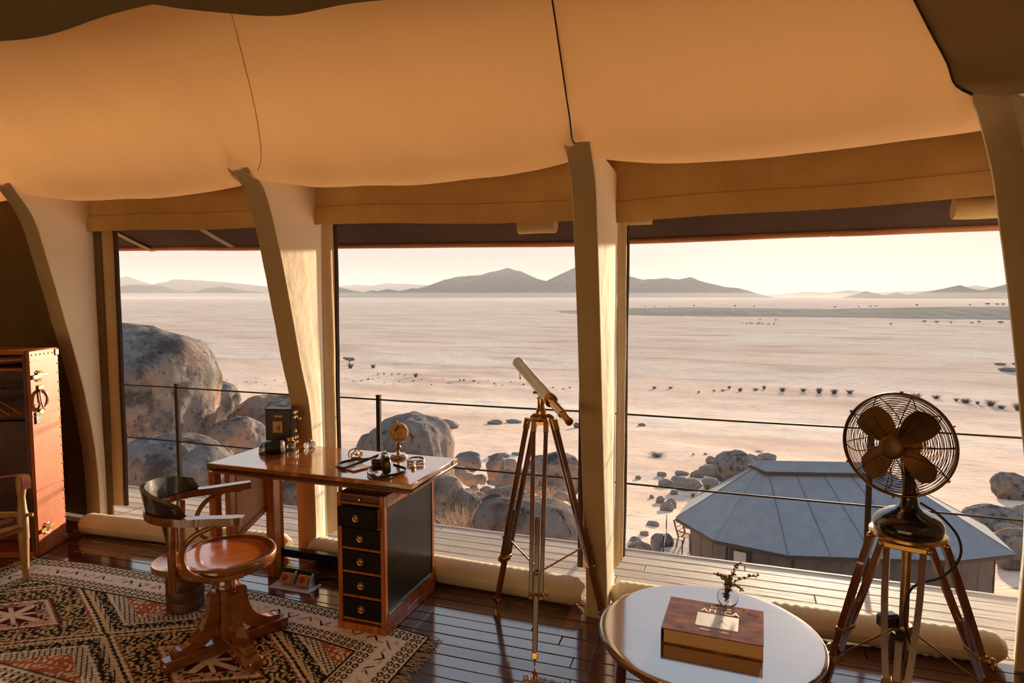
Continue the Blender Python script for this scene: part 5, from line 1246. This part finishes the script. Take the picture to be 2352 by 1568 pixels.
part('tilt_screw', MB().tube([Vector((TH.x - .03, TH.y, HZ + .128)), Vector((TH.x + .03, TH.y, HZ + .128))], .005, 8).ellipsoid(Vector((TH.x - .034, TH.y, HZ + .128)), (.008, .008, .008), 8, 6), M['brassd'], tel)
part('side_screw', MB().tube([Vector((TH.x + .015, TH.y - .005, HZ + .08)), Vector((TH.x + .045, TH.y - .012, HZ + .08))], .0035, 8).ellipsoid(Vector((TH.x + .048, TH.y - .012, HZ + .08)), (.005, .005, .012), 8, 6), M['brassd'], tel)
part('cap_chain', MB().tube([Obj - ax * .03 + Vector((0, 0, -.03)), Obj - ax * .03 + Vector((.002, 0, -.065))], .003, 6).ellipsoid(Obj - ax * .03 + Vector((.002, 0, -.07)), (.005, .005, .007), 8, 6), M['brassd'], tel)

# ------------------------------------------------------------------ standing fan on a tripod
FC = Vector((.642, 2.80, 0)); FZ = .800
fan = thing('tripod_fan', (FC.x, FC.y, 0), 'antique brass fan with wire cage on a wooden tripod', 'fan')
dirs = [math.radians(142), math.radians(18), math.radians(254)]
part('tripod_plate', MB().lathe([(0, -.030), (.125, -.030), (.132, -.024), (.132, -.014), (.122, -.008), (0, -.008)], (FC.x, FC.y, FZ), n=32), M['brass'], fan)
part('base_dome', MB().lathe([(.116, -.008), (.121, .008), (.119, .026), (.106, .046), (.080, .062), (.050, .074), (.036, .086), (.031, .10), (.028, .12)], (FC.x, FC.y, FZ), n=36), M['fanblk'], fan)
part('centre_pole', MB().tube([Vector((FC.x, FC.y, FZ - .03)), Vector((FC.x, FC.y, .10))], .017, 14), M['brassd'], fan)
for i, a in enumerate(dirs):
    d = Vector((math.cos(a), math.sin(a), 0)); s_ = Vector((-d.y, d.x, 0))
    hip = Vector((FC.x, FC.y, FZ - .045)) + d * .105; lg = Vector((FC.x, FC.y, .006)) + d * (.31, .40, .34)[i]; dn = lg - hip
    part('hinge_block', MB().bar(hip - s_ * .07, hip + s_ * .07, .018, .022, (0, 0, 1), .003), M['brass'], fan)
    for e in (-1, 1): part('hinge_knob', MB().ellipsoid(hip + s_ * e * .076, (.010, .010, .010), 10, 8), M['brass'], fan)
    for q in (-1, 1):
        P = crom([hip + s_ * q * .058 + dn * .01, hip + dn * .25 + s_ * q * .054, hip + dn * .5 + s_ * q * .040, hip + dn * .68 + s_ * q * .024, hip + dn * .80 + s_ * q * .021], 6)
        mb = MB()
        V = []; Fc = []
        for p in P: V += [p + s_ * .011 + d * .013, p - s_ * .011 + d * .013, p - s_ * .011 - d * .013, p + s_ * .011 - d * .013]
        for k in range(len(P) - 1):
            for j in range(4): Fc.append((k * 4 + j, k * 4 + (j + 1) % 4, k * 4 + 4 + (j + 1) % 4, k * 4 + 4 + j))
        Fc += [(0, 1, 2, 3), (len(V) - 1, len(V) - 2, len(V) - 3, len(V) - 4)]
        part('leg_rail', mb.add(V, Fc), M['tripodw'], fan, angle=50)
    part('inner_leg', MB().bar(hip + dn * .42, lg, .028, .026, d, .003), M['tripodw'], fan)
    c = hip + dn * .80
    cl = part('leg_clamp', MB().box(c, (.080, .045, .040), Matrix((s_, d, Vector((0, 0, 1)))).transposed(), .004), M['brassd'], fan)
    part('wing_nut', MB().tube([c + d * .02 - s_ * (.03 if i != 2 else 0), c + d * .05 - s_ * .045], .006, 8).box(c + d * .055 - s_ * .05, (.012, .03, .045), Matrix.Rotation(a, 3, 'Z'), .004), M['brassd'], cl)
    c2 = hip + dn * .60
    part('spreader_clamp', MB().box(c2, (.095, .035, .022), Matrix((s_, d, Vector((0, 0, 1)))).transposed(), .003), M['brassd'], fan)
    if i < 2: part('spreader_nut', MB().tube([c2 - s_ * .04, c2 - s_ * .075 + d * .01], .006, 8).box(c2 - s_ * .08 + d * .012, (.010, .028, .045), Matrix.Rotation(a, 3, 'Z'), .004), M['brassd'], fan)
    part('spreader', MB().bar(Vector((FC.x, FC.y, FZ - .40)) + d * .02, hip + dn * .78 - d * .01, .006, .016, s_), M['tripodw'], fan)
part('spreader_hub', MB().lathe([(0, -.02), (.03, -.02), (.034, 0), (.03, .02), (0, .02)], (FC.x, FC.y, FZ - .40), n=16), M['brassd'], fan)
part('control_box', MB().box((FC.x - .06, FC.y - .03, FZ - .36), (.075, .05, .055), Matrix.Rotation(.5, 3, 'Z'), .010), M['fanblk'], fan)
part('switch_box', MB().box((FC.x - .03, FC.y - .05, FZ - .45), (.05, .035, .11), Matrix.Rotation(.3, 3, 'Z'), .008), M['rubber'], fan)
part('power_cord', MB().tube(crom([Vector((FC.x + .03, FC.y - .03, FZ + .11)), Vector((FC.x + .09, FC.y - .06, FZ + .075)), Vector((FC.x + .150, FC.y - .06, FZ + .0)), Vector((FC.x + .155, FC.y - .06, FZ - .08)), Vector((FC.x + .10, FC.y - .07, FZ - .15)), Vector((FC.x + .03, FC.y - .06, FZ - .19)), Vector((FC.x - .0, FC.y - .05, FZ - .24)), Vector((FC.x - .01, FC.y - .05, FZ - .34)), Vector((FC.x + .02, FC.y - .05, FZ - .46)), Vector((FC.x + .0, FC.y - .05, FZ - .52))], 7), .0045, 8), M['rubber'], fan)
# head
HC = at_y(2062, 1021, 2.805)
toc = Vector((-HC.x, -HC.y, 0)).normalized(); lft = Vector((-_rt[0], -_rt[1], 0))
fd = (toc * math.cos(math.radians(25)) + lft * math.sin(math.radians(25))).normalized() + Vector((0, 0, .02)); fd.normalize()
fu = Vector((0, 0, 1)) - fd * fd.z; fu.normalize(); fs_ = fu.cross(fd)
def fp(r, a, z): return HC + fd * z + (fs_ * math.cos(a) + fu * math.sin(a)) * r
CR = .195
def dome(r, front): return (.062 if front else -.080) * (1 - (r / CR) ** 2.6)
def ringpts(r, z, n=56): return [fp(r, 2 * math.pi * k / n, z) for k in range(n)]
part('cage_rim', MB().tube(ringpts(CR, 0, 72), .0085, 10, closed=True, flat=(.7, 1.5)), M['cage'], fan)
for front in (True, False):
    mb = MB()
    for r in np.linspace(.046, .186, 17): mb.tube(ringpts(r, dome(r, front)), .00135, 4, closed=True)
    part('cage_rings', mb, M['cage'], fan)
    for k in range(10):
        a0 = 2 * math.pi * k / 10 + (.1 if front else .4)
        P = [fp(r, a0 + (.35 * (r / CR) if not front else .0) + (.22 * math.sin(math.pi * (r - .04) / .155) if front and k % 2 else 0), dome(r, front) + (.002 if front else -.002)) for r in np.linspace(.040, CR, 12)]
        part('cage_spoke', MB().tube(P, .0021, 5), M['cage'], fan)
part('hub_plate', MB().lathe([(0, .012), (.030, .011), (.040, .006), (.044, 0), (.042, -.006), (0, -.006)], HC + fd * .064, fd, 28), mat('dull_hub_brass', (.14, .075, .028), .5, .8, c2=(.20, .11, .04), scale=30), fan)
part('motor', MB().lathe([(.030, .030), (.034, .020), (.038, -.01), (.056, -.03), (.064, -.055), (.064, -.105), (.054, -.135), (.03, -.150), (0, -.152)], HC, fd, 28), M['brassd'], fan)
part('motor_band', MB().lathe([(.0645, -.070), (.067, -.072), (.067, -.088), (.0645, -.090)], HC, fd, 28), M['chrome'], fan)
for k in range(4):
    a0 = math.radians(48 + 90 * k); rows = []
    for r in np.linspace(.030, .168, 10):
        q = (r - .03) / .138; hw = .016 + .036 * math.sin(min(1, q * 1.15 + .12) * math.pi * .62) ; hw *= 1 if q < .8 else math.sqrt(max(.08, 1 - ((q - .8) / .21) ** 2))
        R = []
        for w in np.linspace(-1, 1, 7): R.append(HC + fd * (w * hw * .50) + (fs_ * math.cos(a0) + fu * math.sin(a0)) * r + (fu * math.cos(a0) - fs_ * math.sin(a0)) * w * hw)
        rows.append(R)
    part('blade', MB().grid(rows).thick(.0025), M['bladeb'], fan, angle=60)
part('neck', MB().tube([Vector((FC.x, FC.y, FZ + .10)), Vector((FC.x, FC.y, FZ + .14)) , HC - fd * .09 - Vector((0, 0, .05))], [.030, .024, .020], 14), M['fanblk'], fan)
part('tilt_bolt', MB().tube([HC - fd * .09 - fs_ * .07, HC - fd * .09 + fs_ * .07], .006, 8), M['brass'], fan)
for k in range(6): part('rim_clip', MB().bar(fp(CR - .004, 2 * math.pi * k / 6 + .5, 0), fp(CR + .012, 2 * math.pi * k / 6 + .5, 0), .008, .014, fd), M['cage'], fan)

# ------------------------------------------------------------------ round side table, book, vase
TC, TR, TZ = Vector((-.066, 2.375, 0)), .390, .480
tb = thing('round_table', (TC.x, TC.y, 0), 'round polished dark wood side table', 'table')
part('table_top', MB().lathe([(0, TZ), (TR - .03, TZ), (TR - .012, TZ), (TR - .010, TZ - .0002), (TR - .003, TZ - .003), (TR - .001, TZ - .010), (TR - .006, TZ - .026), (TR - .02, TZ - .03), (0, TZ - .03)], TC, n=96), mat('table_wood', (.16, .06, .028), .14, c2=(.26, .11, .055), scale=5, stretch=(.5, 6, 1), bump=.03, bscale=30, coat=4.0), tb, angle=30)
part('rim_band', MB().lathe([(TR - .004, TZ - .0055), (TR + .0015, TZ - .006), (TR + .002, TZ - .012), (TR - .003, TZ - .014)], TC, n=96), M['tripodw'], tb)
part('apron', MB().lathe([(TR - .075, TZ - .03), (TR - .075, TZ - .085), (TR - .092, TZ - .085), (TR - .092, TZ - .03)], TC, n=64), M['darkwood'], tb)
for a in (196, 286, 16, 106):
    a = math.radians(a); d = Vector((math.cos(a), math.sin(a), 0)); part('leg', MB().bar(TC + d * (TR - .085) + Vector((0, 0, TZ - .03)), TC + d * (TR - .06), .036, .036, d, .004), M['darkwood'], tb)
part('low_shelf', MB().lathe([(0, .16), (TR - .10, .16), (TR - .10, .142), (0, .142)], TC, n=48), M['darkwood'], tb)
BC = Vector((-.049, 2.362, TZ)); bw, bd, bt = .333, .253, .056
bk = thing('book', BC, 'large brown hardcover book titled AFRICA on the round table', 'book', rz=math.radians(-2.3))
part('cover', MB().box((0, 0, bt - .002), (bw, bd, .004), None, .001), M['cover'], bk, True)
part('cover', MB().box((0, 0, .002), (bw, bd, .004), None, .001), M['cover'], bk, True)
part('spine', MB().box((-bw / 2 + .002, 0, bt / 2), (.004, bd, bt - .004), None, .001), M['leatherd'], bk, True)
part('pages', MB().box((.002, .001, bt / 2), (bw - .014, bd - .010, bt - .009)), M['paper'], bk, True, smooth=False)
part('cover_picture', MB().box((.013, -.013, bt + .0003), (.142, .098, .0006)), M['plate'], bk, True, smooth=False)
text_mesh('AFRICA', .040, M['lettering'], bk, (.018, .059, bt + .0006), (0, 0, 0), 'title')
text_mesh('EYES OVER', .015, M['lettering'], bk, (.020, .090, bt + .0006), (0, 0, 0), 'title_line')
text_mesh('Michael Poliza', .017, M['lettering'], bk, (.009, -.087, bt + .0006), (0, 0, 0), 'author_line')
tree_ = MB()
for (x, y, r) in ((.03, -.004, .006), (.036, -.012, .004), (.028, -.016, .003), (.042, -.024, .003), (.05, -.028, .002), (.02, -.026, .003)): tree_.lathe([(r, 0), (0, .0002)], (x, y, bt + .0008), n=9)
part('picture_print', tree_, M['calbox'], bk, True)
vc = Vector((-.004, 2.608, TZ)); vr = .036
vs_t = thing('bud_vase', vc, 'small round clear glass vase behind the book', 'vase')
prof = [(r * 1.12, z * 1.08) for r, z in [(0, .001), (.018, .001), (.030, .010), (.036, .026), (.034, .044), (.024, .060), (.013, .067), (.012, .073), (.017, .079)]]
part('glass_bowl', MB().lathe(prof + [(r - .0016, z + .0015) for r, z in reversed(prof[2:])] + [(.016, .004), (0, .004)], vc, n=32), M['glass'], vs_t, angle=60)
sp = thing('sprig', vc + Vector((0, 0, .005)), 'sprigs of small olive leaves standing in the glass vase', 'sprig')
rnd_ = random.Random(21); lfm = []
tips = [at_y(1644, 1318, 2.61), at_y(1699, 1294, 2.62), at_y(1743, 1322, 2.60), at_y(1664, 1325, 2.59), at_y(1686, 1318, 2.63), at_y(1704, 1356, 2.58), at_y(1676, 1335, 2.64)]
for k, tpt in enumerate(tips):
    base = vc + Vector((rnd_.uniform(-.012, .012), rnd_.uniform(-.012, .012), .010)); neck = vc + Vector((rnd_.uniform(-.006, .006), rnd_.uniform(-.006, .006), .072))
    P = crom([base, neck, neck.lerp(tpt, .5) + Vector((0, 0, .012)), tpt], 8)
    stem_ = part('stem', MB().tube(P, [.0011] * len(P), 5), M['twig'], sp)
    lv = MB()
    for i, p in enumerate(P[2:]):
        for _ in range(3):
            dd = Vector((rnd_.uniform(-1, 1), rnd_.uniform(-1, 1), rnd_.uniform(-.2, 1))).normalized(); L = rnd_.uniform(.009, .016); w = dd.orthogonal().normalized() * L * .24
            lv.add([p, p + dd * L * .5 + w, p + dd * L, p + dd * L * .5 - w], [(0, 1, 2, 3)])
    f_ = part('leaves', lv.thick(.0005), M['leafg'], stem_); f_['kind'] = 'stuff'

# ------------------------------------------------------------------ open wardrobe trunk
TKR = Vector((-4.212, 2.892, .0)); tka = math.atan2(.395, .919)
tk = thing('wardrobe_trunk', TKR, 'upright leather wardrobe trunk standing open by the wall', 'trunk', rz=tka)
TW, TD, THt = .62, .30, 1.335
part('side_shell', MB().box((-.012, TD / 2, THt / 2), (.024, TD, THt), None, .006), M['leather'], tk, True)
part('side_shell', MB().box((-TW + .012, TD / 2, THt / 2), (.024, TD, THt), None, .006), M['leather'], tk, True)
part('top_shell', MB().box((-TW / 2, TD / 2, THt - .013), (TW - .05, TD, .026), None, .004), M['leather'], tk, True)
part('bottom_shell', MB().box((-TW / 2, TD / 2, .02), (TW - .05, TD, .04), None, .004), M['leather'], tk, True)
part('back_board', MB().box((-TW / 2, TD - .012, THt / 2), (TW - .05, .02, THt - .06)), M['leatherd'], tk, True, smooth=False)
part('front_lining', MB().box((-TW / 2, .20, .45), (TW - .05, .02, .80)), M['leatherd'], tk, True, smooth=False)
part('shelf', MB().box((-TW / 2, .14, 1.215), (TW - .05, .26, .018), None, .002), M['leather'], tk, True)
part('inner_frame', MB().box((-.034, .014, THt / 2), (.022, .022, THt - .05), None, .003), M['leatherd'], tk, True)
part('hanging_rail', MB().tube([(-TW + .03, .10, .925), (-.03, .10, .925)], .007, 10), M['brass'], tk, True)
part('hanger_arm', MB().tube([(-.10, .10, 1.085), (-TW + .05, .10, 1.085)], .008, 10), M['black'], tk, True)
for z, nm in ((1.262, 'strap_seam'), (.985, 'strap_seam'), (.915, 'strap_seam'), (.43, 'strap_seam')):
    part(nm, MB().box((.0015, TD / 2, z), (.003, TD - .01, .006), None, .001), M['leatherr'], tk, True)
for z in (1.168, .165):
    lt = part('latch', MB().box((.006, .085, z), (.010, .050, .042), None, .004), M['brass'], tk, True)
    part('latch_tongue', MB().box((.008, .040, z - .004), (.012, .050, .028), None, .003).box((.005, .135, z + .004), (.008, .07, .020), None, .003), M['brassd'], lt, True)
    part('latch_bow', MB().tube([(.008, .060, z + .022), (.012, .085, z + .036), (.008, .110, z + .022)], .0035, 8).tube([(.008, .060, z - .022), (.012, .085, z - .034), (.008, .110, z - .022)], .0035, 8), M['brass'], lt, True)
hp = crom([Vector((.006, .085, 1.075)), Vector((.022, .060, 1.055)), Vector((.030, .058, .99)), Vector((.026, .085, .955)), Vector((.022, .115, .975)), Vector((.028, .118, 1.02)), Vector((.022, .105, 1.055)), Vector((.006, .085, 1.075))], 6)
part('carry_handle', MB().tube(hp, .008, 8, flat=(.7, 1.5)), M['leatherr'], tk, True)
part('handle_mount', MB().box((.005, .090, 1.092), (.010, .05, .030), None, .003).box((.005, .088, .935), (.010, .045, .036), None, .003), M['brassd'], tk, True)
part('lock_plate', MB().box((.004, .055, .90), (.008, .05, .075), None, .002), M['black'], tk, True)
stud = MB().ellipsoid((0, 0, 0), (.0035, .0055, .0055), 8, 6).mesh('stud'); stud.materials.append(M['brass'])
def put_stud(loc):
    o = bpy.data.objects.new('stud', stud); COL.objects.link(o); o.parent = tk; o.location = loc
for z in np.arange(.05, 1.31, .062): put_stud((.001, TD - .012, z))
for y in np.arange(.03, TD - .02, .042): put_stud((.001, y, .028)); put_stud((.001, y, THt - .03))
for z in (.03, THt - .03):
    part('corner_cap', MB().box((.0, TD - .018, z), (.012, .045, .045), None, .006), M['leatherr'], tk, True)
def hanger(off, label):
    R = Matrix.Rotation(tka, 3, 'Z'); c = TKR + R @ Vector((-.305 + off * .042, .04 + off * .045, 1.0))
    t = thing('clothes_hanger', c, label, 'hanger', 'wooden hangers in the trunk', rz=tka - math.radians(18))
    part('hook', MB().tube(crom([Vector((0, 0, .0)), Vector((0, 0, .04)), Vector((.012, 0, .062)), Vector((.024, 0, .085)), Vector((.012, 0, .102)), Vector((-.006, 0, .095))], 5), .0035, 8), M['brass'], t, True)
    part('hook_sleeve', MB().tube([(0, 0, -.004), (0, 0, .030)], .0055, 8), M['bone'], t, True)
    part('shoulder_bar', MB().tube(crom([Vector((-.19, 0, -.075)), Vector((-.10, 0, -.032)), Vector((0, 0, 0)), Vector((.10, 0, -.032)), Vector((.19, 0, -.075))], 5), .0075, 8), M['mahogv'], t, True)
    part('trouser_bar', MB().tube([(-.18, 0, -.076), (.18, 0, -.076)], .004, 8), M['mahogv'], t, True)
hanger(-1.0, 'front wooden hanger hanging in the open trunk'); hanger(.1, 'middle wooden hanger hanging in the open trunk'); hanger(1.1, 'rear wooden hanger nearest the leather side of the trunk')
single('leather_roll', MB().tube([TKR + Matrix.Rotation(tka, 3, 'Z') @ Vector(p) for p in ((-.55, .10, 1.256), (-.30, .10, 1.262), (-.10, .12, 1.272))], [.030, .030, .022], 12), M['leatherr'], 'dark roll lying on the top shelf of the trunk', 'roll')

# ------------------------------------------------------------------ campaign armchair at the edge of the picture
AR = Vector((-3.925, 2.612, .008)); ea = Vector((-.93, -.36, 0)).normalized(); eb = Vector((-.06, -.99, 0)).normalized()
ac = thing('campaign_chair', AR + (ea * .30 + eb * .27), 'teak campaign armchair with oxblood leather straps beside the trunk', 'chair')
def legprof(h): return [(.012, 0), (.016, .004), (.018, .06), (.0245, .20), (.026, .25), (.029, .252), (.029, .40), (.024, .42), (.019, .50), (.023, .53), (.026, .545), (.026, h - .01), (.020, h)]
for (p, h) in ((AR, .622), (AR + ea * .60, .622), (AR + eb * .54, .622), (AR + ea * .60 + eb * .54, .622)):
    part('leg', MB().lathe(legprof(h), p, n=18), M['paleleg'], ac)
for (p, q) in ((AR, AR + ea * .60), (AR + eb * .54, AR + ea * .60 + eb * .54)):
    part('cross_rail', MB().bar(p + Vector((0, 0, .395)), q + Vector((0, 0, .395)), .030, .034, (0, 0, 1), .006), M['paleleg'], ac)
for (p, q) in ((AR, AR + eb * .54), (AR + ea * .60, AR + ea * .60 + eb * .54)):
    part('side_rail', MB().tube([p + Vector((0, 0, .335)), q + Vector((0, 0, .335))], .017, 10), M['paleleg'], ac)
part('tenon_peg', MB().box(AR - ea * .045 + Vector((0, 0, .395)), (.03, .014, .020), Matrix.Rotation(math.atan2(ea.y, ea.x), 3, 'Z'), .002), M['paleleg'], ac)
rows = [[AR + ea * (.03 + .54 * u) + eb * (.01 + .52 * v) + Vector((0, 0, .368 - .045 * math.sin(math.pi * u) * (.3 + .7 * math.sin(math.pi * v)))) for u in np.linspace(0, 1, 12)] for v in np.linspace(0, 1, 12)]
part('seat_sling', MB().grid(rows).thick(.006), M['leatherr'], ac, angle=70)
part('seat_roll', MB().tube([AR + eb * .02 + ea * .035 + Vector((0, 0, .372)), AR + eb * .52 + ea * .035 + Vector((0, 0, .372))], .020, 12), M['leatherr'], ac)
for (p, q) in ((AR, AR + ea * .60), (AR + eb * .54, AR + eb * .54 + ea * .60)):
    P = crom([p - ea * .032 + Vector((0, 0, .55)), p - ea * .030 + Vector((0, 0, .61)), p + ea * .0 + Vector((0, 0, .630)), p + ea * .12 + Vector((0, 0, .618)), p + ea * .30 + Vector((0, 0, .606)), q + ea * -.1 + Vector((0, 0, .615)), q + Vector((0, 0, .628))], 5)
    part('arm_strap', MB().grid([[x - eb * .024, x + eb * .024] for x in P]).thick(.004), M['leatherr'], ac, angle=60)
part('buckle_strap', MB().bar(AR + eb * .03 - ea * .022 + Vector((0, 0, .318)), AR + eb * .36 - ea * .0 + Vector((0, 0, .285)), .010, .020), M['leather'], ac)
part('buckle', MB().tube([AR + eb * .24 - ea * .02 + Vector((0, 0, z)) + Vector((x, 0, 0)) for x, z in ((-.012, .29), (.012, .29), (.012, .325), (-.012, .325))], .0025, 6, closed=True), M['brass'], ac)
